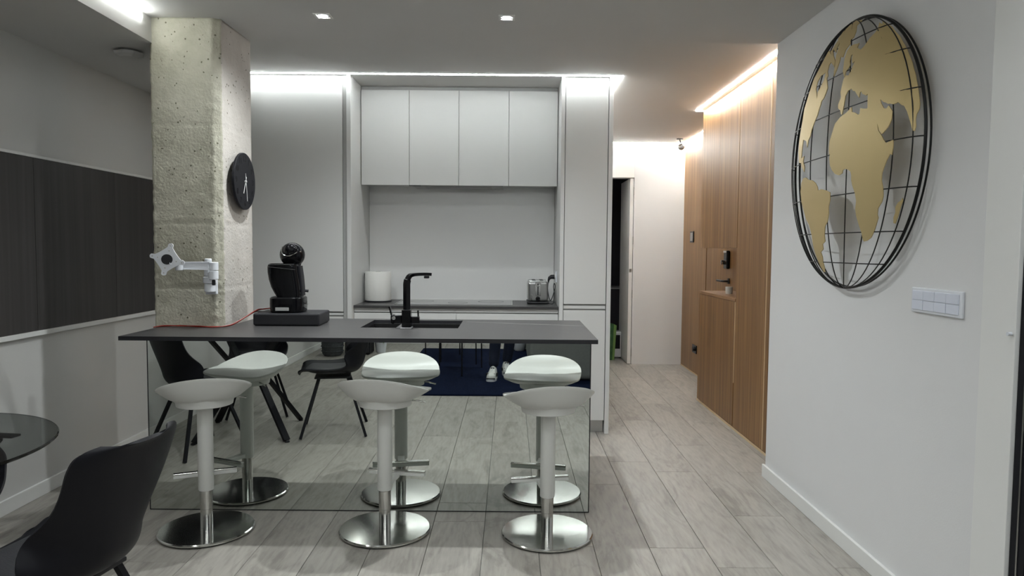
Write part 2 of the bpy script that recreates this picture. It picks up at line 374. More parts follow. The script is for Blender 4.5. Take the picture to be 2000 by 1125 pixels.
# concrete column: dense boxes, rough faces, ragged chamfered corner
def column():
    bm = bmesh.new()
    x0, x1, y0, y1, z0, z1 = -1.895, -1.532, 3.76, 4.18, 0.0, ZF
    c = 0.04
    prof = []
    def seg(a, b, n):
        for k in range(n): prof.append((a[0] + (b[0] - a[0]) * k / n, a[1] + (b[1] - a[1]) * k / n))
    seg((x0, y0), (x1 - c, y0), 34); seg((x1 - c, y0), (x1, y0 + c * 0.6), 5); seg((x1, y0 + c * 0.6), (x1 + 0.008, y1), 34); seg((x1 + 0.008, y1), (x0, y1), 8); seg((x0, y1), (x0, y0), 14)
    nz = 230; rows = []
    for j in range(nz + 1):
        z = z0 + (z1 - z0) * j / nz; row = []
        for k, (x, y) in enumerate(prof):
            p = Vector((x, y, z))
            a = noise.noise(p * 14) * 0.0016 + noise.noise(p * 45) * 0.0007
            corner = max(0, 1 - min(abs(k - 34), abs(k - 39), 9) / 4.0) if k < 60 else 0
            corner = max(corner, 1.0 if 34 <= k <= 39 else 0)
            left = max(0, 1 - min(k, len(prof) - k) / 2.0)
            a += corner * (noise.noise(p * 70) * 0.005 + noise.noise(p * 25) * 0.003) + left * noise.noise(p * 40) * 0.008
            for zz in (1.99, 1.47, 1.13):
                zz2 = zz + noise.noise(Vector((x * 5, zz, 1))) * 0.006
                if abs(z - zz2) < 0.007: a -= 0.0025
            n = Vector((x - (x0 + x1) / 2, y - (y0 + y1) / 2, 0)); 
            d = Vector((0, -1, 0)) if k < 34 else (Vector((.7, -.7, 0)) if k < 39 else (Vector((1, 0, 0)) if k < 73 else (Vector((0, 1, 0)) if k < 81 else Vector((-1, 0, 0)))))
            if abs(z - z0) < 1e-6 or abs(z - z1) < 1e-6: a = min(a, 0)
            row.append(bm.verts.new(p + d * a))
        rows.append(row)
    n = len(prof)
    for a, b in zip(rows, rows[1:]):
        for k in range(n): bm.faces.new((a[k], a[(k + 1) % n], b[(k + 1) % n], b[k]))
    bm.faces.new(rows[0]); bm.faces.new(rows[-1])
    bmesh.ops.recalc_face_normals(bm, faces=bm.faces)
    me = bpy.data.meshes.new('column'); bm.to_mesh(me); bm.free()
    for p in me.polygons: p.use_smooth = True
    me.materials.append(M['concrete']); me.materials.append(M['concrete_side'])
    for p in me.polygons:
        if p.center.x > -1.545 and p.center.y > 3.785 and p.normal.x > 0.4: p.material_index = 1
    o = bpy.data.objects.new('concrete_column', me); C.objects.link(o)
    struct(o, 'raw concrete column rising through the island worktop', 'column')
column()

# dark board on the left wall
board = thing('wall_board', (0, 0, 0), 'dark grey board of wide upright panels on the left wall', 'board')
ys = [-1.0, -0.09, 0.675, 1.44, 2.205, 2.97, 3.735, 4.49, 5.03]
for a, b in zip(ys, ys[1:]):
    bx('panel', 'board', XL + 0.001, XL + 0.018, a + 0.0015, b - 0.0015, 0.895, 1.805, board)
bx('rail', 'white_trim', XL + 0.001, XL + 0.026, -1.0, 5.03, 0.868, 0.894, board, 0.002)
bx('rail', 'white_trim', XL + 0.001, XL + 0.024, -1.0, 5.03, 1.806, 1.822, board, 0.002)

# LED strips
def led(name, label, boxes, m='led'):
    b = MB()
    for q in boxes: b.box(*q)
    return tag(b.build(name, m), label, 'led strip')
t = 0.016
led('led_strip', 'bright LED line in ceiling along the kitchen units', [(-1.88, 0.785, 5.035, 5.051, ZK - 0.004, ZK), (0.769, 0.785, 5.051, 8.17, ZK - 0.004, ZK)])  # hallway run goes on out of view, lengthened to brighten the hall
led('led_strip', 'bright LED line in ceiling beside the front walnut cabinets', [(1.625, 1.641, 4.14, 6.285, ZK - 0.004, ZK), (1.641, 1.692, 6.277, 6.285, ZK - 0.004, ZK)], 'led_warm')
led('led_strip', 'bright LED line in ceiling over the far walnut wall', [(1.975, 1.991, 6.30, 8.17, ZK - 0.004, ZK)], 'led_warm')
led('led_strip', 'bright LED line over the white hallway end wall', [(0.79, 1.991, 8.172, 8.186, ZK - 0.004, ZK)], 'led_hall')
led('led_strip', 'LED line in the living room ceiling along the glazed door, behind the camera', [(1.40, 1.416, -2.5, 1.6, ZF - 0.004, ZF)], 'led_living')  # this strip and the next are invented as fill light
led('led_strip', 'LED line across the living room ceiling in front of the far wall', [(-1.7, 1.40, -2.5, -2.484, ZF - 0.004, ZF)], 'led_living')
led('led_strip', 'LED line on the riser of the lowered left ceiling', [(-1.8845, -1.876, -1.5, 3.655, 2.503, 2.522)], 'led_left')

# recessed spots
def spot(x, y, first, label):
    t = thing('ceiling_spot', (x, y, ZF), label, 'spotlight')
    m = MB()
    for a in ((-0.042, 0.042, -0.042, -0.030), (-0.042, 0.042, 0.030, 0.042), (-0.042, -0.030, -0.030, 0.030), (0.030, 0.042, -0.030, 0.030)):
        m.box(a[0], a[1], a[2], a[3], -0.004, -0.0002)
    m.build('frame', 'white_trim', t)
    MB().lathe([(0.030, -0.002), (0.030, -0.0002), (0.024, -0.0002), (0.024, -0.002)], 32, closed=True).build('ring', 'white_gloss', t)
    MB().lathe([(0.0001, -0.005), (0.020, -0.0045), (0.024, -0.0002)], 32).build('lens', 'lamp', t)
    return t
names = ['recessed ceiling spot nearest the concrete column', 'recessed ceiling spot in the middle above the island sink', 'recessed ceiling spot above the shell chair nearest the camera', 'recessed ceiling spot just in front of the camera', 'recessed ceiling spot closest to the dark glazed door',
         'recessed ceiling spot above the low black side table', 'recessed ceiling spot above the person with the phone', 'recessed ceiling spot above the grey sofa']
for i, (x, y, k) in enumerate(SPOTS):
    t = spot(x, y, i == 0, names[i])

# smoke detector on the lowered ceiling
t = thing('smoke_detector', (-2.09, 3.92, ZS), 'white detector on the lowered left ceiling', 'detector')
MB().lathe([(0.05, -0.0005), (0.05, -0.012), (0.0, -0.012)], 8).build('base', 'lacquer_shadow', t)
MB().lathe([(0.0, -0.04), (0.045, -0.038), (0.072, -0.026), (0.078, -0.0125), (0.0, -0.0125)], 8).build('cover', 'ceil', t)

# ------------------------------------------------------------------ walnut wall, console and entrance door
ww = struct(bx('wall_entrance', 'wall', XW + 0.02, XW + 0.14, 4.1, 8.34, 0, 2.62), 'entrance wall clad in walnut panels', 'wall')
for a, b, z0, z1 in ((7.25, 8.218, 0, ZK - 0.001),  (6.25, 7.245, 2.1, ZK - 0.001), (4.15, 6.245, 0, ZK - 0.001)):
    bx('panel', 'veneer', XW, XW + 0.019, a, b, z0 + 0.001, z1, ww)
d = struct(bx('door_1', 'veneer', XW + 0.004, XW + 0.03, 6.255, 7.24, 0.002, 2.095), 'walnut entrance door seen through the console niche', 'door')
m = MB().box(XW - 0.03, XW + 0.003, 6.46, 6.56, 1.175, 1.345, 0.01); m.build('lock_body', 'black', d)
m = MB().box(XW - 0.034, XW - 0.0305, 6.465, 6.555, 1.325, 1.343, 0.001); m.build('lock_cap', 'chrome', d)
MB().lathe([(0.0001, 0), (0.022, 0.004), (0.02, 0.03), (0.0001, 0.032)], 20, axis='X').build('lock_knob', 'chrome', d, True, loc=(XW - 0.062, 6.53, 1.235))
m = MB().box(XW - 0.008, XW + 0.003, 6.46, 6.50, 1.04, 1.09, 0.003).tube([(XW - 0.008, 6.48, 1.063), (XW - 0.05, 6.48, 1.063), (XW - 0.055, 6.50, 1.063), (XW - 0.055, 6.66, 1.063)], 0.010)
m.build('door_handle', 'black_matt', d)
XB = 1.69
# tall panels in front of the entrance wall, two units with a pale wood joint
def walnut_unit(label, y0, y1, z0, z1, splits, pale_joint=None, name='tall_cabinet', gx=XB):
    t = thing(name, (gx, (y0 + y1) / 2, 0), label, 'cabinet')
    body = bx('carcass', 'veneer', 0.021, XW - gx - 0.006, y0 - (y0 + y1) / 2, y1 - (y0 + y1) / 2, z0, z1, t)
    q = [y0] + splits + [y1]
    for a, b in zip(q, q[1:]):
        bx('door', 'veneer', 0, 0.019, a + 0.0015 - (y0 + y1) / 2, b - 0.0015 - (y0 + y1) / 2, z0 + (0.02 if z0 < 0.01 else 0.001), z1 - 0.001, t)
    return t
t = walnut_unit('tall walnut cabinet next to the white right wall', 4.145, 4.630, 0, ZK, [])
t = walnut_unit('tall walnut cabinet left of the pale upright joint', 4.641, 5.262, 0, ZK, [])
struct(bx('baseboard_entrance', 'glow_edge', XB - 0.004, XB - 0.0005, 4.145, 6.28, 0.0005, 0.016), 'thin pale skirting strip under the walnut cabinets', 'baseboard')
struct(bx('baseboard_hall', 'glow_edge', XW - 0.004, XW - 0.0005, 7.25, 8.21, 0.0005, 0.012), 'thin pale skirting strip under the far walnut wall', 'baseboard')
tag(bx('edge_strip', 'glow_edge', XB - 0.0015, XB + 0.02, 4.6305, 4.6405, 0.02, ZK - 0.001), 'pale wood strip upright between the two tall walnut cabinets', 'strip')
t = walnut_unit('walnut cabinet hanging above the console niche', 5.268, 6.28, 1.367, ZK, [5.75], name='overhead_cabinet')
t = walnut_unit('low walnut console cabinet under the niche', 5.275, 6.28, 0, 0.962, [], name='console_cabinet')
bx('edge_strip', 'glow_edge', -0.0015, 0.016, -0.510, -0.5035, 0.35, 0.96, t)
bx('top', 'veneer_shelf', 0.0, XW - XB - 0.006, -0.5025, 0.5025, 0.963, 0.986, t, 0.001)
bx('edge_strip', 'glow_edge', XW - XB - 0.03, XW - XB - 0.01, -0.5055, -0.5027, 0.99, 1.366, t)
# cup on the console
t = thing('candle_cup', (1.825, 5.86, 0.9865), 'small white cup standing on the walnut console', 'cup')
MB().lathe([(0.0, 0.0), (0.026, 0.0), (0.029, 0.01), (0.030, 0.058), (0.027, 0.058), (0.026, 0.045), (0.0, 0.044)], 32).build('bowl', 'white_plastic', t, True)
MB().tube([(0, 0, 0.044), (0, 0, 0.056)], 0.0015, 6).build('wick', 'black_matt', t)
# controls on the far walnut wall
t = thing('wall_switch', (XW, 7.81, 1.49), 'black upright switch on the far walnut wall', 'switch')
bx('plate', 'black', -0.010, 0.0, -0.075, 0.075, -0.062, 0.062, t, 0.003)
bx('key', 'steel', -0.0125, -0.0105, -0.05, 0.05, -0.045, 0.045, t, 0.001)
t = thing('wall_socket', (XW, 7.60, 0.274), 'black round socket low on the far walnut wall', 'socket')
bx('plate', 'black', -0.010, 0.0, -0.085, 0.085, -0.045, 0.045, t, 0.004)
MB().lathe([(0.0001, 0), (0.024, 0.0), (0.024, 0.02), (0.0001, 0.022)], 24, axis='X').build('socket_insert', 'black_matt', t, True, loc=(-0.028, 0, 0))
# camera on hallway ceiling
t = thing('security_camera', (1.86, 7.86, ZK), 'small black camera hanging from the hallway ceiling', 'camera')
MB().lathe([(0.0, -0.008), (0.035, -0.008), (0.035, 0.0), (0.0, 0.0)], 24).build('mount', 'black_satin', t)
MB().tube([(0, 0, -0.008), (0.012, 0, -0.05)], 0.006, 10).build('arm', 'black_satin', t)
MB().lathe([(0.0001, -0.038), (0.022, -0.031), (0.036, -0.013), (0.038, 0.0), (0.036, 0.013), (0.022, 0.031), (0.0001, 0.038)], 24).build('head', 'steel', t, True, loc=(0.018, 0, -0.088))
MB().lathe([(0.0001, 0), (0.018, 0.0), (0.014, 0.008), (0.0001, 0.01)], 20, axis='Y').build('lens', 'black', t, True, loc=(0.018, -0.046, -0.092))

# open white door at the end of the hallway and the dark room behind
d = struct(bx('door_2', 'white_trim', 1.383, 1.423, 8.225, 8.89, 0.006, 2.168, bev=0.001), 'open white hallway door seen edge on', 'door')
for z in (0.14, 0.83, 1.45, 2.02):
    MB().box(1.4235, 1.4285, 8.222, 8.24, z - 0.045, z + 0.045).lathe([(0.005, -0.045), (0.005, 0.045)], 12, 1.426, 8.217, z).build('hinge', 'steel', d)
bx('latch', 'steel', 1.39, 1.415, 8.2215, 8.2245, 1.08, 1.12, d)
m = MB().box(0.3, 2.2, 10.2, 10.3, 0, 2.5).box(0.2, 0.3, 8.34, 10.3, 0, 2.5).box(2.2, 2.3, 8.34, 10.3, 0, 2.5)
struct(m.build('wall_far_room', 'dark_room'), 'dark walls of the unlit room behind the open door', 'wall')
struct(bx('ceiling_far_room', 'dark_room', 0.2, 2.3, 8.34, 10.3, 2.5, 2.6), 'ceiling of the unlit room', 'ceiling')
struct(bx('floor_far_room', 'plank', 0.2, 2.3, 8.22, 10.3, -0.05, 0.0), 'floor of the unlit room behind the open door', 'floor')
t = thing('chest_of_drawers', (1.0, 9.85, 0), 'dark chest standing in the unlit room', 'chest')
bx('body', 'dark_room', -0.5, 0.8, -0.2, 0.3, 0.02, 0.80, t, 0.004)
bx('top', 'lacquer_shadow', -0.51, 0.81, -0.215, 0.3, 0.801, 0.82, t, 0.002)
t = thing('paper_bag', (1.165, 8.56, 0), 'green leaf-printed bag with white edge behind the open door', 'bag', rz=R(12))
MB().prism([(-0.09, 0), (0.07, 0), (0.085, 0.44), (-0.07, 0.46)], 0.14, lambda u, v, w: Vector((u, w - 0.07, v))).build('bag_body', 'green', t)
MB().prism([(0.071, 0), (0.10, 0.0), (0.125, 0.42), (0.087, 0.44)], 0.12, lambda u, v, w: Vector((u, w - 0.06, v))).build('bag_side', 'leaf', t)
MB().tube([(-0.03, -0.06, 0.45), (-0.02, -0.06, 0.5), (0.02, -0.06, 0.5), (0.03, -0.06, 0.45)], 0.003, 6).build('handle', 'white_trim', t)
t = thing('small_heater', (1.33, 8.74, 0), 'small white appliance on the floor of the unlit room', 'appliance')
bx('body', 'white_gloss', -0.05, 0.05, -0.09, 0.09, 0.012, 0.33, t, 0.012)
bx('grille', 'black_satin', -0.032, 0.032, -0.0925, -0.0905, 0.12, 0.29, t)
for sx in (-0.035, 0.035): bx('foot', 'black_matt', sx - 0.01, sx + 0.01, -0.07, 0.07, 0.0, 0.0118, t)

# ------------------------------------------------------------------ kitchen back run
YF = 5.09
def tall_unit(label, x0, x1, doors, zlow, zsplit, ztop, panelL=None, panelR=None, name='tall_unit', kick=True, y1=5.775):
    cx = (x0 + x1) / 2
    t = thing(name, (cx, YF, 0), label, 'cabinet')
    bx('carcass', 'lacquer_shadow', x0 + 0.001 - cx, x1 - 0.001 - cx, 0.022, y1 - YF, 0.10, ztop, t)
    for a, b in doors:
        bx('door', 'lacquer', a - cx, b - cx, 0, 0.020, zsplit[1], ztop - 0.006, t, 0.001)
        bx('door', 'lacquer', a - cx, b - cx, 0, 0.020, zlow, zsplit[0], t, 0.001)
        # grip channel: two slanted lips and the recessed back
        m = MB().box(a - cx, b - cx, 0.008, 0.022, zsplit[0] + 0.012, zsplit[1] - 0.012)
        m.build('grip_rail', 'lacquer', t)
    bx('plinth', 'steel', x0 + 0.001 - cx, x1 - 0.001 - cx, 0.055, 0.07, 0.001, zlow - 0.004, t)
    if panelL: bx('side_panel', 'lacquer', panelL[0] - cx, panelL[1] - cx, -0.002, y1 - YF, 0.0005, ztop, t, 0.001)
    if panelR: bx('side_panel', 'lacquer', panelR[0] - cx, panelR[1] - cx, -0.002, y1 - YF, 0.0005, ztop, t, 0.001)
    return t
tall_unit('tall grey unit at the right end of the kitchen', 0.386, 0.694, [(0.388, 0.692)], 0.10, (0.905, 0.951), ZK, (0.357, 0.384), (0.697, 0.728))
tall_unit('tall grey unit left of the hob, beside the column', -2.515, -1.205, [(-2.513, -1.862), (-1.858, -1.207)], 0.10, (0.845, 0.883), ZK, None, (-1.176, -1.146))
tag(bx('profile_strip', 'lacquer_shadow', -1.204, -1.178, YF + 0.012, YF + 0.03, 0.0005, ZK - 0.001), 'recessed grey upright profile beside the left tall unit', 'profile')
# base units with two wide drawer fronts
t = thing('base_unit', (-0.395, 5.16, 0), 'grey base units with two wide drawer columns under the hob', 'cabinet')
x0, x1 = -1.143, 0.354
bx('carcass', 'lacquer_shadow', x0 + 0.395, x1 + 0.395, 0.023, 0.61, 0.10, 0.906, t)
for a, b in ((x0, -0.396), (-0.394, x1)):
    for z0, z1 in ((0.10, 0.48), (0.50, 0.868)):
        bx('drawer', 'lacquer', a + 0.395, b + 0.395, 0, 0.02, z0, z1, t, 0.001)
    bx('grip_rail', 'lacquer', a + 0.395, b + 0.395, 0.006, 0.022, 0.878, 0.905, t)
bx('plinth', 'steel', x0 + 0.395, x1 + 0.395, 0.06, 0.075, 0.001, 0.096, t)
wt = tag(bx('worktop', 'stone', -1.144, 0.355, 5.145, 5.742, 0.907, 0.925, bev=0.001), 'black stone worktop with the hob along the back wall', 'worktop')
sp = struct(bx('wall_splashback', 'splash', -1.144, 0.355, 5.743, 5.778, 0.907, 1.86), 'grey glass splashback behind the hob', 'splashback')
bx('edge_seal', 'white_trim', -1.144, 0.355, 5.739, 5.7428, 0.9255, 0.932, sp)
# hob
t = thing('induction_hob', (-0.42, 5.46, 0.9255), 'black glass hob with steel edges in the back worktop', 'hob')
bx('glass_plate', 'night_glass', -0.43, 0.43, -0.255, 0.255, 0.0, 0.004, t, 0.0015)
for s in (-1, 1): bx('edge_trim', 'chrome', s * 0.4355 - 0.004, s * 0.4355 + 0.004, -0.255, 0.255, 0.0, 0.0055, t)
bx('edge_trim', 'chrome', -0.43, 0.43, -0.262, -0.2555, 0.0, 0.0055, t)
for (x, y, r) in ((-0.27, 0.08, .09), (0.02, -0.06, .075), (0.27, 0.08, .1)):
    MB().lathe([(r, 0.0041), (r, 0.0044), (r - 0.003, 0.0044), (r - 0.003, 0.0041)], 40, x, y, closed=True).build('cooking_zone', 'black_matt', t)
# wall cabinets: four separate doors
YW = 5.42
xs = [-1.142, -0.776, -0.399, -0.018, 0.353]
labs = ['wall cabinet, leftmost of the four grey ones above the hob', 'wall cabinet, second from left above the hob', 'wall cabinet, third from left above the hob', 'wall cabinet, rightmost of the four grey ones above the hob']
for a, b, l in zip(xs, xs[1:], labs):
    cx = (a + b) / 2
    t = thing('wall_cabinet', (cx, YW, 0), l, 'cabinet', group='grey wall cabinets above the hob')
    bx('carcass', 'lacquer', a - cx + 0.0005, b - cx - 0.0005, 0.022, 0.322, 1.838, 2.545, t)
    bx('door', 'lacquer', a - cx + 0.0015, b - cx - 0.0015, 0, 0.020, 1.825, 2.538, t, 0.001)
tag(bx('filler_panel', 'lacquer_shadow', -1.143, 0.354, YW + 0.025, YW + 0.045, 2.546, ZK - 0.001), 'narrow shadow strip between wall cabinets and ceiling', 'panel')
t = thing('cooker_hood', (-0.39, YW + 0.15, 1.8375), 'slim cooker hood under the wall cabinets', 'hood')
bx('tray', 'steel', -0.36, 0.33, -0.12, 0.13, -0.018, -0.0005, t, 0.003)
bx('front_lip', 'black_matt', -0.39, -0.30, -0.125, -0.1205, -0.016, -0.001, t)
bx('filter', 'lacquer_shadow', -0.27, 0.24, -0.09, 0.10, -0.021, -0.0185, t)
for s in (-0.24, 0.27): bx('lamp', 'white_gloss', s - 0.02, s + 0.02, -0.11, -0.095, -0.0205, -0.0185, t)

# towel roll on its plate
t = thing('towel_roll', (-1.03, 5.50, 0.9255), 'white paper towel roll standing on a dark plate', 'paper roll')
MB().lathe([(0.0, 0.0), (0.104, 0.0), (0.106, 0.006), (0.103, 0.010), (0.0, 0.010)], 48).build('stand_plate', 'black_matt', t)
MB().lathe([(0.02, 0.012), (0.098, 0.012), (0.101, 0.018), (0.102, 0.12), (0.101, 0.228), (0.098, 0.234), (0.02, 0.234)], 64).build('roll', 'paper', t, True)
MB().lathe([(0.0, 0.0105), (0.0185, 0.0105), (0.0185, 0.236), (0.0, 0.236)], 24).build('core', 'lacquer_shadow', t)
MB().tube([(-0.103, 0.01, 0.012), (-0.108, 0.01, 0.22)], 0.003, 8).build('tension_arm', 'black_matt', t)
# toaster
t = thing('toaster', (0.213, 5.50, 0.9255), 'brushed steel toaster on the black worktop', 'toaster')
MB().box(-0.078, 0.078, -0.13, 0.13, 0.02, 0.172, 0.018, 3).box(-0.07, 0.07, -0.12, 0.12, 0.170, 0.178, 0.003).build('body', 'steel', t)
bx('base', 'black_matt', -0.082, 0.082, -0.134, 0.134, 0.003, 0.0195, t, 0.006)
for s in (-1, 1): bx('slot', 'black_matt', s * 0.03 - 0.013, s * 0.03 + 0.013, -0.10, 0.10, 0.1782, 0.1805, t)
bx('lever_track', 'chrome', -0.022, 0.022, -0.133, -0.1305, 0.062, 0.168, t, 0.001)
bx('lever_slot', 'black_matt', -0.004, 0.004, -0.1345, -0.1332, 0.068, 0.158, t)
bx('lever', 'chrome', -0.014, 0.014, -0.150, -0.1348, 0.136, 0.144, t, 0.002)
MB().lathe([(0.0001, 0), (0.016, 0.0), (0.018, 0.010), (0.0001, 0.0102)], 28, axis='Y').build('dial', 'black', t, True, loc=(0, -0.1425, 0.042))
MB().lathe([(0.010, 0), (0.0115, 0.0), (0.0115, 0.0015), (0.010, 0.0015)], 28, axis='Y', closed=True).build('dial_ring', 'chrome', t, False, loc=(0, -0.1442, 0.042))
for k in range(4): bx('button', 'chrome', -0.056, -0.042, -0.1335, -0.1308, 0.030 + k * 0.012, 0.037 + k * 0.012, t, 0.001)
# socket plates, plug and cable on the right inner side
t = thing('socket_plate', (0.3565, 5.42, 1.135), 'white socket plate beside the toaster', 'socket')
bx('plate', 'white_gloss', -0.012, 0.0, -0.075, 0.075, -0.042, 0.042, t, 0.003)
for yy in (-0.036, 0.036): MB().lathe([(0.0001, 0), (0.02, 0), (0.02, 0.004), (0.0001, 0.004)], 24, axis='X').build('socket_insert', 'white_plastic', t, False, loc=(-0.0165, yy, 0))
t = thing('toaster_plug', (0.312, 5.385, 1.13), 'black plug and coiled cable of the toaster', 'plug')
m = MB().tube([(0.026, 0, 0.005), (0.004, 0, 0.005), (-0.012, 0, -0.004), (-0.018, 0, -0.02), (-0.02, 0, -0.04)], 0.016, 12, rs=[0.017, 0.017, 0.013, 0.008, 0.005]); m.build('plug_body', 'black_matt', t, True)
def curve_pts(P, n=10):
    P = [Vector(p) for p in P]; out = []
    for i in range(len(P) - 1):
        p0 = P[max(i - 1, 0)]; p1 = P[i]; p2 = P[i + 1]; p3 = P[min(i + 2, len(P) - 1)]
        for k in range(n):
            u = k / n
            out.append(0.5 * ((2 * p1) + (-p0 + p2) * u + (2 * p0 - 5 * p1 + 4 * p2 - p3) * u * u + (-p0 + 3 * p1 - 3 * p2 + p3) * u ** 3))
    out.append(P[-1]); return out
MB().tube(curve_pts([(-0.02, 0, -0.04), (-0.024, 0.005, -0.09), (-0.014, 0.0, -0.15), (0.0, -0.01, -0.175), (0.022, 0.0, -0.12), (0.033, 0.01, -0.07), (0.026, 0.01, -0.045), (0.02, 0.0, -0.075), (0.026, -0.01, -0.12), (0.022, -0.02, -0.175), (0.014, -0.025, -0.199), (-0.008, -0.01, -0.1995), (-0.018, 0.01, -0.1995)]), 0.0032, 8).build('cable', 'black_matt', t, True)

# ------------------------------------------------------------------ island
isl = thing('island', (-0.72, 3.55, 0), 'kitchen island with a mirror front facing the stools', 'island')
ix, iy = -0.72, 3.55
MB().box(-1.820 - ix, 0.398 - ix, 0.017, 0.20, 0.0005, 0.70).box(-1.50 - ix, 0.398 - ix, 0.2005, 0.62, 0.0005, 0.70).build('base_cabinet', 'black_satin', isl)
MB().box(-1.820 - ix, 0.398 - ix, 0.017, 0.12, 0.7005, 0.899).box(-1.50 - ix, -1.0 - ix, 0.1205, 0.62, 0.7005, 0.899).box(-0.1 - ix, 0.398 - ix, 0.1205, 0.62, 0.7005, 0.899).build('top_box', 'black_satin', isl)
bx('mirror_panel', 'mirror', -1.830 - ix, 0.409 - ix, -0.004, 0.0, 0.0055, 0.899, isl)
MB().box(-1.8300 - ix, 0.409 - ix, 0.001, 0.0165, 0.0055, 0.899).box(-1.835 - ix, 0.414 - ix, -0.0045, 0.0165, 0.0008, 0.0052).box(-1.835 - ix, -1.8302 - ix, -0.0045, 0.0165, 0.0055, 0.899).box(0.4092 - ix, 0.414 - ix, -0.0045, 0.0165, 0.0055, 0.899).build('mirror_edge', 'black_matt', isl)
# worktop with the column notch and the sink cut-outs: built as slabs around the openings
ct = thing('island_worktop', (-0.72, 3.80, 0.90), 'thin dark stone island worktop with a white vein', 'worktop')
cx, cy = -0.72, 3.80
def top_slab():
    bm = bmesh.new()
    X0, X1, Y0, Y1 = -1.858, 0.421, 3.332, 4.235
    holes = [(-0.803, -0.612, 3.772, 4.165), (-0.575, -0.278, 3.772, 4.165)]
    notch = (-1.90, -1.520, 3.752)
    xs = sorted({X0, X1, notch[1], *[h[0] for h in holes], *[h[1] for h in holes]})
    ys = sorted({Y0, Y1, notch[2], 3.772, 4.165})
    vd = {}
    def V(x, y, z):
        k = (round(x, 4), round(y, 4), z)
        if k not in vd: vd[k] = bm.verts.new((x - cx, y - cy, z))
        return vd[k]
    cells = {}
    for i in range(len(xs) - 1):
        for j in range(len(ys) - 1):
            mx, my = (xs[i] + xs[i + 1]) / 2, (ys[j] + ys[j + 1]) / 2
            hole = any(h[0] < mx < h[1] and h[2] < my < h[3] for h in holes) or (mx < notch[1] and my > notch[2])
            cells[(i, j)] = not hole
    for (i, j), s in cells.items():
        if not s: continue
        a, b, c, d = xs[i], xs[i + 1], ys[j], ys[j + 1]
        bm.faces.new([V(a, c, .02), V(b, c, .02), V(b, d, .02), V(a, d, .02)])
        bm.faces.new([V(a, d, 0.), V(b, d, 0.), V(b, c, 0.), V(a, c, 0.)])
        for (di, dj, p, q) in ((-1, 0, (a, d), (a, c)), (1, 0, (b, c), (b, d)), (0, -1, (a, c), (b, c)), (0, 1, (b, d), (a, d))):
            if not cells.get((i + di, j + dj), False):
                bm.faces.new([V(*p, 0.), V(*q, 0.), V(*q, .02), V(*p, .02)])
    bmesh.ops.recalc_face_normals(bm, faces=bm.faces)
    me = bpy.data.meshes.new('slab'); bm.to_mesh(me); bm.free()
    o = bpy.data.objects.new('slab', me); C.objects.link(o); me.materials.append(M['stone']); me.materials.append(M['black_matt'])
    for p in me.polygons: p.material_index = 1 if abs(p.normal.z) < 0.5 else 0; o.parent = ct
top_slab()
m = MB()
vp = [(-0.25, 4.10), (-0.10, 4.078), (0.05, 4.02), (0.2, 3.995), (0.37, 3.945), (0.42, 3.93)]
for a, b in zip(vp, vp[1:]): m.bar((a[0] - cx, a[1] - cy, 0.0203), (b[0] - cx, b[1] - cy, 0.0203), 0.004, 0.0004)
m.build('vein', 'lacquer_shadow', ct)
# sink bowls
t = thing('kitchen_sink', (-0.54, 3.97, 0.90), 'black double sink sunk into the island worktop', 'sink')
def bowl(x0, x1, y0, y1, dz):
    m = MB(); w = 0.004
    m.box(x0, x1, y0, y1, -dz, -dz + w).box(x0, x0 + w, y0, y1, -dz + w, -0.0005).box(x1 - w, x1, y0, y1, -dz + w, -0.0005)
    m.box(x0 + w, x1 - w, y0, y0 + w, -dz + w, -0.0005).box(x0 + w, x1 - w, y1 - w, y1, -dz + w, -0.0005)
    return m
bowl(-0.265, -0.070, -0.200, 0.197, 0.16).build('bowl', 'void', t)
bowl(-0.037, 0.264, -0.200, 0.197, 0.18).build('bowl', 'void', t)
for x in (-0.168, 0.113): MB().lathe([(0.0, 0), (0.04, 0), (0.042, 0.003), (0.0, 0.004)], 32).build('drain', 'steel', t, True, loc=(x, 0.0, -0.155 if x < 0 else -0.175))
# faucet
t = thing('kitchen_faucet', (-0.548, 3.735, 0.9205), 'black square kitchen faucet with two side levers', 'faucet')
bx('base_plate', 'steel', -0.030, 0.030, -0.030, 0.030, 0.0, 0.008, t, 0.002)
bx('body', 'black', -0.024, 0.024, -0.024, 0.024, 0.0085, 0.102, t, 0.003)
sq = curve_pts([(0.0, 0, 0.1025), (0.0, 0, 0.20), (0.001, 0.0, 0.245), (0.012, 0.003, 0.276), (0.035, 0.012, 0.287), (0.09, 0.05, 0.289), (0.115, 0.07, 0.287)], 8)
m = MB()
qs = []
for i, p in enumerate(sq):
    a = sq[max(i - 1, 0)]; b = sq[min(i + 1, len(sq) - 1)]; tt = (b - a).normalized()
    side = Vector((0.62, -0.78, 0)).normalized(); u = (side - tt * side.dot(tt)).normalized(); v = tt.cross(u)
    w, h = 0.017, (0.012 if i < 20 else 0.008)
    qs.append([m.bm.verts.new(p + u * w * s1 + v * h * s2) for s1, s2 in ((-1, -1), (1, -1), (1, 1), (-1, 1))])
for a, b in zip(qs, qs[1:]):
    for k in range(4): m.bm.faces.new((a[k], a[(k + 1) % 4], b[(k + 1) % 4], b[k]))
m.bm.faces.new(qs[0]); m.bm.faces.new(qs[-1])
m.build('spout', 'black', t, True)
bx('aerator', 'black_matt', 0.085, 0.112, 0.045, 0.072, 0.266, 0.279, t, 0.003)
MB().box(-0.066, -0.0245, -0.018, 0.018, 0.030, 0.072, 0.004).box(-0.084, -0.0605, -0.020, 0.020, 0.026, 0.076, 0.008).build('side_valve', 'black', t)
MB().bar((-0.079, 0.0, 0.07), (-0.092, 0.0, 0.118), 0.022, 0.008, (1, 0, 0)).build('lever', 'black', t)
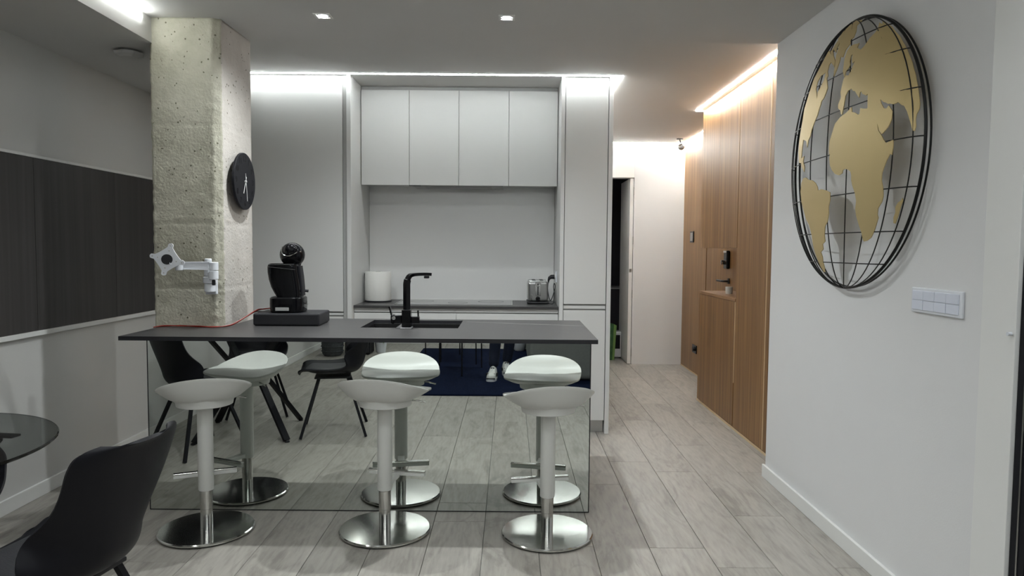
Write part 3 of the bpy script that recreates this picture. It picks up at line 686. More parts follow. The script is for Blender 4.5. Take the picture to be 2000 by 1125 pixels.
MB().lathe([(0.0001, 0.0), (0.010, 0.001), (0.0001, 0.004)], 16, axis='Y').build('valve_cap', 'chrome', t, True, loc=(-0.066, -0.0245, 0.058))
MB().box(0.0245, 0.068, -0.017, 0.017, 0.030, 0.066, 0.004).build('side_valve', 'black', t)
MB().bar((0.062, 0.0, 0.060), (0.060, 0.0, 0.098), 0.020, 0.007, (1, 0, 0)).build('lever', 'black', t)

# black box and coffee machine
t = thing('capsule_drawer', (-1.215, 3.93, 0.9205), 'low black box under the coffee machine', 'box', rz=R(1.5))
bx('casing', 'black_matt', -0.178, 0.178, -0.125, 0.125, 0.003, 0.068, t, 0.008)
bx('base_seam', 'black', -0.170, 0.170, -0.118, 0.118, 0.0, 0.0028, t)
cm = thing('coffee_machine', (-1.235, 3.93, 0.9892), 'glossy black round-headed coffee machine on the black box', 'coffee machine', rz=R(4))
def sq_lathe(prof, n=48, p=3.0):
    m = MB(); rings = []
    for (rx, ry, z, ox, oy) in prof:
        ring = []
        for k in range(n):
            a = 2 * PI * k / n; c, s_ = math.cos(a), math.sin(a)
            ring.append(m.bm.verts.new((ox + rx * math.copysign(abs(c) ** (2 / p), c), oy + ry * math.copysign(abs(s_) ** (2 / p), s_), z)))
        rings.append(ring)
    for a, b in zip(rings, rings[1:]):
        for k in range(n): m.bm.faces.new((a[k], a[(k + 1) % n], b[(k + 1) % n], b[k]))
    m.bm.faces.new(rings[0]); m.bm.faces.new(rings[-1]); return m
sq_lathe([(0.088, 0.095, 0.0, 0.0, 0), (0.093, 0.10, 0.006, 0.0, 0), (0.094, 0.10, 0.05, 0, 0), (0.093, 0.10, 0.078, 0, 0), (0.086, 0.094, 0.084, 0, 0)], p=3.4).build('base', 'black', cm, True)
bx('nameplate', 'lacquer_shadow', -0.048, 0.024, -0.1035, -0.1008, 0.012, 0.030, cm, 0.001)
MB().tube([(0.096, -0.045, 0.04), (0.099, 0.0, 0.036), (0.096, 0.045, 0.04)], 0.0022, 6).build('drip_rim', 'steel', cm)
# water tank / body: narrow at the foot, wide at the shoulder, leaning left
pr = []
for z, xl, xr in ((0.085, -0.052, 0.076), (0.105, -0.066, 0.078), (0.14, -0.084, 0.075), (0.18, -0.096, 0.070), (0.22, -0.102, 0.063), (0.25, -0.103, 0.060), (0.264, -0.098, 0.058), (0.268, -0.088, 0.05)):
    pr.append(((xr - xl) / 2, 0.072, z, (xr + xl) / 2, -0.010))
sq_lathe(pr, p=4.5).build('water_tank', 'black', cm, True)
pr2 = [(0.009, 0.045, z, x, 0.0) for z, x in ((0.09, 0.076), (0.14, 0.074), (0.20, 0.069), (0.255, 0.062))]
sq_lathe(pr2, 24, 4).build('side_fin', 'black_satin', cm, True)
MB().bar((-0.094, -0.084, 0.2515), (0.055, -0.084, 0.236), 0.0015, 0.003, (0, 1, 0)).build('tank_line', 'steel', cm)
MB().bar((-0.085, -0.0835, 0.262), (0.05, -0.0835, 0.266), 0.0015, 0.003, (0, 1, 0)).build('tank_rim', 'steel', cm)
MB().tube([(0.094, -0.02, 0.118), (0.112, -0.02, 0.116)], 0.008, 12).build('knob', 'black_matt', cm)
def ball(r, n=32):
    k = n // 2
    return [(max(1e-7, r * math.sin(PI * i / k)) if 0 < i < k else 0.0, -r * math.cos(PI * i / k)) for i in range(k + 1)]
MB().lathe(ball(0.068), 48).build('head', 'black', cm, True, loc=(0.02, 0.01, 0.316))
MB().lathe(ball(0.038), 32, sy=0.8).build('capsule_holder', 'black', cm, True, loc=(0.022, -0.036, 0.340))
MB().tube(curve_pts([(-0.02, -0.055, 0.362), (-0.02, -0.066, 0.33), (0.0, -0.070, 0.312), (0.03, -0.068, 0.313), (0.06, -0.052, 0.332)], 8), 0.0022, 6).build('trim_ring', 'chrome', cm, True)
MB().lathe([(0.04, 0.0), (0.045, 0.012), (0.05, 0.03)], 32).build('neck', 'black_matt', cm, True, loc=(0.02, 0.01, 0.245))
# red twin cable
rc = thing('red_cable', (0, 0, 0), 'red twin cable running past the column to the coffee machine', 'cable')
zt = 0.9205
P = [(-1.868, 3.695, zt + 0.003), (-1.83, 3.722, zt + 0.004), (-1.74, 3.735, zt + 0.006), (-1.65, 3.722, zt + 0.003), (-1.56, 3.715, zt + 0.004), (-1.49, 3.76, zt + 0.008), (-1.44, 3.83, zt + 0.045), (-1.402, 3.90, zt + 0.075), (-1.37, 3.935, zt + 0.082), (-1.334, 3.94, zt + 0.084)]
MB().tube(curve_pts(P, 8), 0.0032, 8).build('strand', 'red', rc, True)
P2 = [(p[0] + 0.002, p[1] - 0.008 * (1 if i % 2 else 1.6) - 0.002, p[2] + (0.004 if i % 2 else 0)) for i, p in enumerate(P[:-1])] + [(-1.336, 3.931, zt + 0.086)]
MB().tube(curve_pts(P2, 8), 0.0032, 8).build('strand', 'red', rc, True)

# ------------------------------------------------------------------ bar stools
def seat_surface():
    m = MB(); n = 72; rings = []
    def outline(a):
        c, s = math.cos(a), math.sin(a)          # s < 0 is the rear
        p = 2.7 if s < 0 else 4.6
        k = (abs(c / 0.208) ** p + abs(s / (0.185 if s < 0 else 0.148)) ** p) ** (-1 / p)
        return k * c, k * s
    def zrim(x, y):
        s = y / 0.17
        rear = max(0.0, -s)
        base = 0.698 - 0.012 * max(0, s)
        return base + 0.060 * rear ** 0.8 * (1 - 0.35 * (abs(x) / 0.212) ** 2) - 0.026 * max(0, s) ** 3 - 0.012 * (abs(x) / 0.212) ** 6
    def top(a, t):
        x, y = outline(a); zr = zrim(x, y); c0 = 0.682
        z = c0 + (zr - c0) * t ** 2.6 
        if y > 0: z += 0.006 * math.sin(PI * min(1, t)) 
        return Vector((x * t, y * t, z))
    def bot(a, t):
        x, y = outline(a); zr = zrim(x, y)
        rc = 0.60
        zc = 0.638
        if t < rc: z = zc
        else:
            u = (t - rc) / (1 - rc); z = zc + (zr - 0.006 - zc) * (u ** 1.7)
        return Vector((x * t, y * t, z))
    T = [0.15, 0.3, 0.45, 0.6, 0.72, 0.82, 0.9, 0.96, 0.99]
    for t in T: rings.append([m.bm.verts.new(top(2 * PI * k / n, t)) for k in range(n)])
    edge = []
    for k in range(n):
        a = 2 * PI * k / n; p = top(a, 1.0); edge.append(m.bm.verts.new(p + Vector((0, 0, -0.002))))
    rings.append(edge)
    rings.append([m.bm.verts.new(bot(2 * PI * k / n, 0.995) + Vector((0, 0, -0.002))) for k in range(n)])
    for t in (0.97, 0.92, 0.84, 0.75, 0.66, 0.58, 0.5, 0.3): rings.append([m.bm.verts.new(bot(2 * PI * k / n, t)) for k in range(n)])
    for a, b in zip(rings, rings[1:]):
        for k in range(n): m.bm.faces.new((a[k], a[(k + 1) % n], b[(k + 1) % n], b[k]))
    m.bm.faces.new(rings[0]); m.bm.faces.new(rings[-1])
    return m
def make_stool():
    t = thing('bar_stool', (0, 0, 0), '', 'bar stool', group='white bar stools in front of the island')
    s = seat_surface().build('seat', 'white_plastic', t, True)
    m = MB(); rings = []
    for r, z in ((0.118, 0.606), (0.125, 0.609), (0.128, 0.625), (0.136, 0.646), (0.06, 0.650)):
        rings.append([m.bm.verts.new((r * math.cos(2 * PI * k / 48), r * 0.92 * math.sin(2 * PI * k / 48), z)) for k in range(48)])
    for a, b in zip(rings, rings[1:]):
        for k in range(48): m.bm.faces.new((a[k], a[(k + 1) % 48], b[(k + 1) % 48], b[k]))
    m.bm.faces.new(rings[0]); m.bm.faces.new(rings[-1])
    m.build('seat_collar', 'white_plastic', t, True)
    MB().lathe([(0.0, 0.2), (0.033, 0.2), (0.035, 0.203), (0.035, 0.6045), (0.0, 0.6045)], 40).build('sleeve', 'white_plastic', t, True)
    MB().lathe([(0.0, 0.021), (0.0275, 0.021), (0.0275, 0.11), (0.0285, 0.111), (0.0285, 0.1995), (0.0, 0.1995)], 40).build('column_tube', 'chrome', t, True)
    MB().lathe([(0.0, 0.004), (0.208, 0.004), (0.2155, 0.008), (0.2155, 0.014), (0.211, 0.0185), (0.06, 0.0205), (0.0, 0.0208)], 96).build('base_plate', 'chrome', t, True)
    MB().lathe([(0.0, 0.0), (0.205, 0.0), (0.205, 0.0038), (0.0, 0.0038)], 64).build('base_ring', 'black_matt', t)
    f = MB().box(-0.018, 0.018, 0.030, 0.172, 0.205, 0.225, 0.003).box(-0.145, 0.145, 0.172, 0.19, 0.212, 0.230, 0.003).build('footrest', 'white_plastic', t)
    bx('footrest_trim', 'chrome', -0.146, 0.146, 0.170, 0.192, 0.2305, 0.238, t, 0.002)
    MB().tube([(0.09, 0.02, 0.628), (0.15, 0.04, 0.624), (0.185, 0.052, 0.615)], 0.004, 10).build('height_lever', 'chrome', t, True)
    return t
st = make_stool()
spots3 = [(-1.432, 3.285, 0.0, 24, 'white bar stool nearest the concrete column, turned to the left'),
          (-0.588, 3.298, 0.002, -9, 'white bar stool in the middle of the row of three'),
          (0.184, 3.267, -0.016, 9, 'white bar stool at the right end of the island')]
for i, (x, y, dz, a, l) in enumerate(spots3):
    o = st if i == 0 else copy_tree(st)
    o.location = (x, y, 0); o.rotation_euler = (0, 0, R(a)); o['label'] = l
    for ch in o.children:
        if not ch.name.startswith(('base_', 'column')): ch.location.z = dz

# ------------------------------------------------------------------ black shell chairs round a glass table
def chair_shell():
    """one skin running from the front lip over the seat and up the back; u across, v along"""
    prof = [(0.235, 0.425), (0.225, 0.445), (0.19, 0.455), (0.10, 0.448), (0.0, 0.438), (-0.10, 0.435), (-0.165, 0.448), (-0.205, 0.49), (-0.225, 0.55), (-0.245, 0.63), (-0.268, 0.72), (-0.286, 0.78), (-0.298, 0.812), (-0.310, 0.824)]
    cp = curve_pts([(0, y, z) for y, z in prof], 4); nv = len(cp)
    def f(u, v):
        i = v * (nv - 1); k = min(int(i), nv - 2); fr = i - k
        p = cp[k].lerp(cp[k + 1], fr); s = (u - 0.5) * 2
        if v < 0.45: w = 0.195 + 0.045 * math.sin(min(1, v / 0.45) * PI / 2)
        elif v < 0.62: w = 0.24 - 0.038 * (0.5 - 0.5 * math.cos(PI * (v - 0.45) / 0.17))
        else: w = 0.202 + 0.014 * math.sin(PI * (v - 0.62) / 0.38 * 0.8)
        if v < 0.06: w *= 0.8 + 0.2 * math.sqrt(v / 0.06)
        if v > 0.78: w *= 1 - 0.36 * ((v - 0.78) / 0.22) ** 2.6
        c = abs(s) ** 2.4
        side_up = 0.030 + 0.055 * math.exp(-((v - 0.5) / 0.17) ** 2)      # sides curl up where seat meets back
        fwd = (0.115 * math.exp(-((v - 0.56) / 0.13) ** 2) + 0.045 * max(0.0, min(1, (v - 0.5) / 0.3)))
        x = s * w * (1 - 0.05 * c)
        return Vector((x, p.y + fwd * c, p.z + (side_up if v < 0.75 else side_up * 1.0) * c * (1 - 0.6 * max(0, (v - 0.6) / 0.4))))
    return MB().grid(f, 29, nv, 0.010)
def make_chair():
    t = thing('shell_chair', (0, 0, 0), '', 'chair', group='black shell chairs around the glass table')
    chair_shell().build('shell', 'black_satin', t, True)
    def pad(u, v):
        s = (u - 0.5) * 2; w = 0.175 * (1 - 0.25 * abs(2 * v - 1) ** 4)
        y = 0.205 - v * 0.36
        e = max(abs(s), abs(2 * v - 1)); d = 0.026 * (1 - e ** 6)
        return Vector((s * w, y * (1 - 0.12 * s * s), 0.462 + d - 0.012 * math.sin(PI * v) + 0.012 * s * s))
    m = MB().grid(pad, 17, 17, -0.012); m.build('cushion', 'black_leather', t, True)
    MB().box(-0.13, 0.13, -0.12, 0.13, 0.408, 0.422, 0.004).build('seat_plate', 'black_matt', t)
    for sx in (-1, 1):
        for sy in (-1, 1):
            MB().bar((sx * 0.105, sy * 0.10, 0.415), (sx * 0.225, sy * 0.225 - 0.005, 0.004), 0.019, 0.019, (0, 1, 0)).build('leg', 'black_satin', t)
            
    return t
ch = make_chair()
chairs = [(-1.285, 1.965, 79, 'black shell chair nearest the camera, its back towards the stools'),
          (-2.055, 2.46, 216.5, 'black shell chair between the glass table and the island, cut by the left edge'),
          (-2.03, 1.43, -16, 'black shell chair on the camera side of the glass table, seen in the mirror')]
for i, (x, y, a, l) in enumerate(chairs):
    o = ch if i == 0 else copy_tree(ch)
    o.location = (x, y, 0); o.rotation_euler = (0, 0, R(a)); o['label'] = l
gt = thing('glass_table', (-1.88, 2.02, 0), 'round smoked glass table on crossed black legs at the left edge', 'table', rz=R(-8))
MB().lathe([(0.0, 0.740), (0.482, 0.740), (0.485, 0.743), (0.485, 0.747), (0.482, 0.750), (0.0, 0.750)], 96).build('glass_top', 'glass', gt)
for sx in (-1, 1):
    for sy in (-1, 1):
        m = MB().bar((sx * 0.305, sy * 0.305, 0.012), (sx * 0.055, sy * 0.055, 0.46), 0.045, 0.022, (sx, sy, 0)).bar((sx * 0.055, sy * 0.055, 0.44), (sx * 0.23, sy * 0.23, 0.733), 0.045, 0.022, (sx, sy, 0))
        l = m.build('leg', 'black_satin', gt)
        MB().lathe([(0.0, 0.0), (0.017, 0.0), (0.017, 0.008), (0.008, 0.016), (0.0, 0.016)], 16).build('foot', 'black_matt', l, loc=(sx * 0.308, sy * 0.308, 0))
        bx('support_pad', 'black_matt', sx * 0.235 - 0.05, sx * 0.235 + 0.05, sy * 0.235 - 0.018, sy * 0.235 + 0.018, 0.7335, 0.7395, l)
MB().box(-0.07, 0.07, -0.07, 0.07, 0.43, 0.47, 0.004).build('hub', 'black_satin', gt)

# ------------------------------------------------------------------ living room seen in the mirror
rug = tag(bx('area_rug', 'rug', -1.14, 1.50, -2.2, 0.725, 0.0008, 0.016, bev=0.004), 'navy blue area rug seen in the island mirror', 'rug')
def side_table(feet, z, label):
    cx = sum(p[0] for p in feet) / len(feet); cy = sum(p[1] for p in feet) / len(feet)
    t = thing('side_table', (cx, cy, 0), label, 'side table')
    n = len(feet); q = [(p[0] - cx, p[1] - cy) for p in feet]
    poly = []
    for i in range(n):
        a, b, c = Vector(q[i - 1]), Vector(q[i]), Vector(q[(i + 1) % n])
        for k in range(5):
            u = 0.10 + 0.0; w = k / 4
            pa = b.lerp(a, 0.12); pc = b.lerp(c, 0.12); poly.append(tuple((pa.lerp(b, w)).lerp(b.lerp(pc, w), w) * 1.06))
    MB().prism(poly, 0.012, lambda u, v, w: Vector((u, v, z + w))).build('top', 'black_satin', t)
    for p in q: MB().tube([(p[0], p[1], z - 0.0005), (p[0] * 1.02, p[1] * 1.02, 0.0185)], 0.008, 8).build('leg', 'black_satin', t)
    MB().prism([(v[0] * .88, v[1] * .88) for v in poly], 0.006, lambda u, v, w: Vector((u, v, z - 0.0065 + w))).build('underframe', 'black_matt', t)
side_table([(-0.494, -0.174), (-0.781, -0.75), (-0.314, -0.708)], 0.385, 'low black three-legged side table on the navy rug')
side_table([(-0.80, -1.08), (-0.388, -0.93), (-0.62, -1.62), (-1.05, -1.70)], 0.47, 'taller black wire-legged table behind the low one on the rug')
sf = thing('sofa', (0.68, -1.0, 0), 'grey fabric sofa on the navy rug, seen in the mirror', 'sofa')
bx('seat_base', 'sofa', -0.47, 0.42, -1.05, 0.88, 0.05, 0.30, sf, 0.02)
bx('cushion', 'sofa', -0.48, 0.20, -0.085, 0.875, 0.301, 0.45, sf, 0.05, seg=4)
bx('cushion', 'sofa', -0.48, 0.20, -1.05, -0.09, 0.301, 0.45, sf, 0.05, seg=4)
bx('backrest', 'sofa', 0.205, 0.45, -1.08, 0.88, 0.30, 0.82, sf, 0.06, seg=4)
bx('armrest', 'sofa', -0.49, 0.45, 0.885, 1.03, 0.02, 0.60, sf, 0.05, seg=4)
bx('armrest', 'sofa', -0.49, 0.45, -1.23, -1.085, 0.02, 0.60, sf, 0.05, seg=4)
t = thing('floor_vase', (0.13, -2.05, 0.0165), 'white floor vase behind the person, beside the grey sofa', 'vase')
MB().lathe([(0.0, 0.0), (0.06, 0.0), (0.075, 0.02), (0.085, 0.18), (0.07, 0.34), (0.04, 0.42), (0.045, 0.46), (0.038, 0.46), (0.03, 0.42), (0.0, 0.40)], 40).build('body', 'white_gloss', t, True)
MB().lathe([(0.046, 0.0), (0.05, 0.005), (0.046, 0.01), (0.044, 0.005)], 40, cz=0.452, closed=True).build('rim', 'white_plastic', t, True)
t = thing('storage_basket', (-2.2, -1.62, 0), 'dark woven basket with a white cable by the left wall', 'basket')
MB().lathe([(0.0, 0.0), (0.10, 0.0), (0.125, 0.03), (0.135, 0.16), (0.12, 0.30), (0.11, 0.30), (0.122, 0.16), (0.10, 0.05), (0.0, 0.03)], 32).build('body', 'basket', t, True)
for k in range(4): MB().tube([(0.137 * math.cos(a / 24 * 2 * PI) * (0.96 + 0.04 * (k in (1, 2))), 0.137 * math.sin(a / 24 * 2 * PI) * (0.96 + 0.04 * (k in (1, 2))), 0.06 + 0.06 * k) for a in range(24)], 0.006, 6, closed=True).build('woven_band', 'basket', t)
MB().tube(curve_pts([(-0.30, 0.02, 0.36), (-0.22, 0.08, 0.28), (-0.08, 0.125, 0.21), (0.04, 0.140, 0.20), (0.12, 0.09, 0.26), (0.12, 0.03, 0.31)], 8), 0.006, 8).build('cable', 'white_gloss', t, True)
t = thing('wall_socket', (XL, -1.58, 0.40), 'white socket on the left wall behind the basket', 'socket')
bx('plate', 'white_gloss', 0.0005, 0.012, -0.045, 0.045, -0.045, 0.045, t, 0.002)
MB().lathe([(0.0001, 0), (0.02, 0), (0.02, 0.003), (0.0001, 0.003)], 24, axis='X').build('socket_insert', 'white_plastic', t, loc=(0.0125, 0, 0))
t = thing('subwoofer', (-1.90, -1.78, 0), 'black box speaker on the floor near the far wall', 'speaker')
bx('cabinet', 'black_satin', -0.155, 0.155, -0.17, 0.12, 0.012, 0.38, t, 0.006)
bx('grille', 'black_leather', -0.145, 0.145, 0.1205, 0.130, 0.03, 0.365, t, 0.003)
for sx in (-1, 1): bx('foot', 'black_matt', sx * 0.12 - 0.015, sx * 0.12 + 0.015, -0.15, 0.10, 0.0, 0.0118, t)
t = thing('potted_plant', (-1.655, -1.92, 0), 'small green plant in a white pot beside the black speaker', 'plant')
MB().lathe([(0.0, 0.0), (0.06, 0.0), (0.078, 0.13), (0.072, 0.13), (0.066, 0.11), (0.0, 0.11)], 32).build('pot', 'white_gloss', t, True)
MB().lathe([(0.0, 0.111), (0.064, 0.111), (0.05, 0.117), (0.0, 0.12)], 24).build('soil', 'basket', t)
rl = random.Random(5)
for k in range(16):
    a = rl.uniform(0, 2 * PI); l = rl.uniform(0.09, 0.16); h0 = rl.uniform(0.10, 0.20); d = Vector((math.cos(a), math.sin(a), 0)); sd = Vector((-d.y, d.x, 0))
    m = MB(); rows = []
    for i in range(7):
        v = i / 6; p = d * (l * v * 0.7) + Vector((0, 0, 0.115 + h0 * v - 0.10 * v * v)); w = 0.018 * math.sin(PI * min(0.97, 0.08 + v * 0.9))
        rows.append([m.bm.verts.new(p + sd * w), m.bm.verts.new(p + Vector((0, 0, -0.004))), m.bm.verts.new(p - sd * w)])
    F = []
    for q, r_ in zip(rows, rows[1:]):
        for j in (0, 1): F.append(m.bm.faces.new((q[j], q[j + 1], r_[j + 1], r_[j])))
    m.bm.normal_update(); bmesh.ops.solidify(m.bm, geom=F, thickness=0.0012)
    m.build('leaf', 'leaf', t, True)

# ------------------------------------------------------------------ wall clock on the column
ck = thing('wall_clock', (-1.523, 3.975, 1.712), 'round black wall clock on the side of the concrete column', 'clock')
MB().lathe([(0.0, 0.0), (0.045, 0.0), (0.045, 0.022), (0.0, 0.022)], 32, axis='X').build('movement_box', 'black_matt', ck)
MB().lathe([(0.0, 0.022), (0.156, 0.022), (0.158, 0.024), (0.158, 0.034), (0.156, 0.036), (0.0, 0.036)], 96, axis='X').build('dial', 'black_satin', ck)
for k in range(1, 13):
    a = 2 * PI * k / 12
    # seen from +X the dial's right hand is +Y
    pos = Vector((0.0362, 0.124 * math.sin(a), 0.124 * math.cos(a)))
    mw = Matrix.Translation(pos) @ Matrix(((0, 0, 1, 0), (1, 0, 0, 0), (0, 1, 0, 0), (0, 0, 0, 1)))
    text_mesh(str(k), 0.045, 0.0008, 'black', 'numeral', ck, mw)
def hand(a, l, w, name, tail=0.02):
    d = Vector((0, math.sin(a), math.cos(a))); x = Vector((0.040 if name == 'hour_hand' else 0.0425, 0, 0))
    MB().bar(x - d * tail, x + d * l, w, 0.0012, (1, 0, 0)).build(name, 'white_trim', ck)
hand(R(205), 0.075, 0.006, 'hour_hand', 0.028)
hand(R(172), 0.110, 0.004, 'minute_hand', 0.045)
MB().lathe([(0.0001, 0.036), (0.006, 0.036), (0.006, 0.045), (0.0001, 0.045)], 16, axis='X').build('hand_pin', 'white_trim', ck)

# ------------------------------------------------------------------ monitor arm on the column front
ma = thing('monitor_arm', (-1.565, 3.752, 1.15), 'white monitor arm with a star plate bolted to the concrete column', 'monitor arm')
ox, oy, oz = ma.location
def L3(x, y, z): return (x - ox, y - oy, z - oz)
def cyl(x, y, z0, z1, r, name, m='white_gloss', par=ma):
    b = 0.003
    MB().lathe([(0.0001, z0 - oz), (r - b, z0 - oz), (r, z0 - oz + b), (r, z1 - oz - b), (r - b, z1 - oz), (0.0001, z1 - oz)], 32, x - ox, y - oy).build(name, m, par, True)
bx('wall_bracket', 'white_gloss', -0.045, 0.014, -0.030, -0.006, -0.055, 0.045, ma, 0.004)
cyl(-1.575, 3.700, 1.155, 1.190, 0.034, 'bracket_collar'); cyl(-1.575, 3.700, 1.110, 1.153, 0.028, 'bracket_post')
cyl(-1.578, 3.700, 1.192, 1.232, 0.026, 'lower_joint')
cyl(-1.583, 3.700, 1.234, 1.285, 0.018, 'lower_cap')
cyl(-1.530, 3.640, 1.225, 1.268, 0.024, 'upper_joint'); cyl(-1.530, 3.640, 1.178, 1.223, 0.0235, 'lower_knuckle')
cyl(-1.530, 3.640, 1.148, 1.1765, 0.009, 'clamp_screw', 'black_matt')
MB().bar(L3(-1.572, 3.69, 1.20), L3(-1.535, 3.65, 1.20), 0.03, 0.026).build('short_arm', 'white_gloss', ma)
m = MB().bar(L3(-1.535, 3.636, 1.250), L3(-1.668, 3.59, 1.250), 0.012, 0.036); m.bar(L3(-1.535, 3.633, 1.269), L3(-1.668, 3.587, 1.267), 0.020, 0.005); m.bar(L3(-1.535, 3.633, 1.230), L3(-1.668, 3.587, 1.233), 0.020, 0.005)
m.build('long_arm', 'white_gloss', ma)
cyl(-1.680, 3.585, 1.226, 1.278, 0.020, 'tilt_joint')
pc = Vector(L3(-1.722, 3.545, 1.282)); th = R(-14)
poly = []
N = 128
for k in range(N):
    a = 2 * PI * k / N + PI / 4 * 0
    b_ = (a + PI / 4) % (PI / 2) - PI / 4
    r = 0.080 * (abs(math.cos(a)) ** 0.85 + abs(math.sin(a)) ** 0.85) ** (-1 / 0.85)
    d_ = 0.070; q_ = 0.013 ** 2 - (d_ * math.sin(b_)) ** 2
    if q_ > 0: r = max(r, d_ * math.cos(b_) + math.sqrt(q_))
    poly.append((r * math.cos(a), r * math.sin(a)))
ang = R(12)
def pf(u, v, w):
    u2, v2 = u * math.cos(th) - v * math.sin(th), u * math.sin(th) + v * math.cos(th)
    p = Vector((u2 * math.cos(ang), w + u2 * math.sin(ang), v2)); return pc + p
pl = MB().prism(poly, 0.005, pf).build('star_plate', 'white_gloss', ma)
cp_ = [(0.026 * math.cos(2 * PI * k / 32), 0.026 * math.sin(2 * PI * k / 32)) for k in range(32)]
MB().prism(cp_, 0.004, lambda u, v, w: pf(u, v, w - 0.0045)).build('plate_centre', 'black_matt', pl)
for k in range(4):
    for rr in (0.044, 0.070):
        a = PI / 2 * k
        MB().prism([(rr * math.cos(a) + 0.0036 * math.cos(2 * PI * j / 10), rr * math.sin(a) + 0.0036 * math.sin(2 * PI * j / 10)) for j in range(10)], 0.001, lambda u, v, w: pf(u, v, w - 0.0012)).build('bolt_hole', 'lacquer_shadow', pl)
MB().bar(L3(-1.700, 3.575, 1.262), L3(-1.716, 3.556, 1.275), 0.03, 0.03).build('plate_mount', 'white_gloss', ma)

# ------------------------------------------------------------------ switch panel on the right wall
sw = thing('switch_panel', (XR, 2.515, 1.173), 'white switch panel of eight keys on the right wall', 'switch')
bx('frame', 'white_gloss', -0.011, -0.0005, -0.150, 0.150, -0.046, 0.046, sw, 0.003)
for i in range(4):
    for j in range(2):
        y0 = -0.136 + i * 0.0685; z0 = -0.0355 + j * 0.0362
        bx('key', 'key_white', -0.0155 if (i + j) % 2 else -0.0148, -0.0112, y0, y0 + 0.067, z0, z0 + 0.0347, sw, 0.0012)

# ------------------------------------------------------------------ metal globe on the right wall
gl = thing('metal_globe', (XR, 3.14, 1.77), 'large metal globe wall art with gold continents on black wire', 'wall art')
GR, GB, GX = 0.58, 0.10, -0.043
def gp(u, v, off=0.0):
    """u, v in units of the radius; +u is away from the camera along the wall"""
    q = max(0.0, 1 - u * u - v * v)
    return Vector((GX - (GB + off) * math.sqrt(q), u * GR, v * GR))
MB().tube([(GX, GR * math.cos(2 * PI * k / 120), GR * math.sin(2 * PI * k / 120)) for k in range(120)], 0.006, 10, closed=True).build('rim', 'wire', gl, True)
MB().tube([(GX + 0.022, (GR - 0.004) * math.cos(2 * PI * k / 120), (GR - 0.004) * math.sin(2 * PI * k / 120)) for k in range(120)], 0.004, 8, closed=True).build('rear_rim', 'wire', gl, True)
for l in (-72, -54, -36, -18, 0, 18, 36, 54, 72):
    MB().tube([gp(math.sin(R(l)) * math.cos(R(b)), math.sin(R(b)), -0.004) for b in range(-90, 91, 4)], 0.0024, 6).build('meridian', 'wire', gl, True)
for b in (-54, -36, -18, 0, 18, 36, 54):
    MB().tube([gp(math.sin(R(l)) * math.cos(R(b)), math.sin(R(b)), -0.002) for l in range(-90, 91, 4)], 0.0024, 6).build('parallel', 'wire', gl, True)
for u_, v_ in ((-0.5, 0.5), (-0.62, 0.35)):
    q_ = gp(u_, v_, -0.004)
    MB().tube([q_, (-0.001, q_.y, q_.z)], 0.004, 8).build('standoff', 'wire', gl)
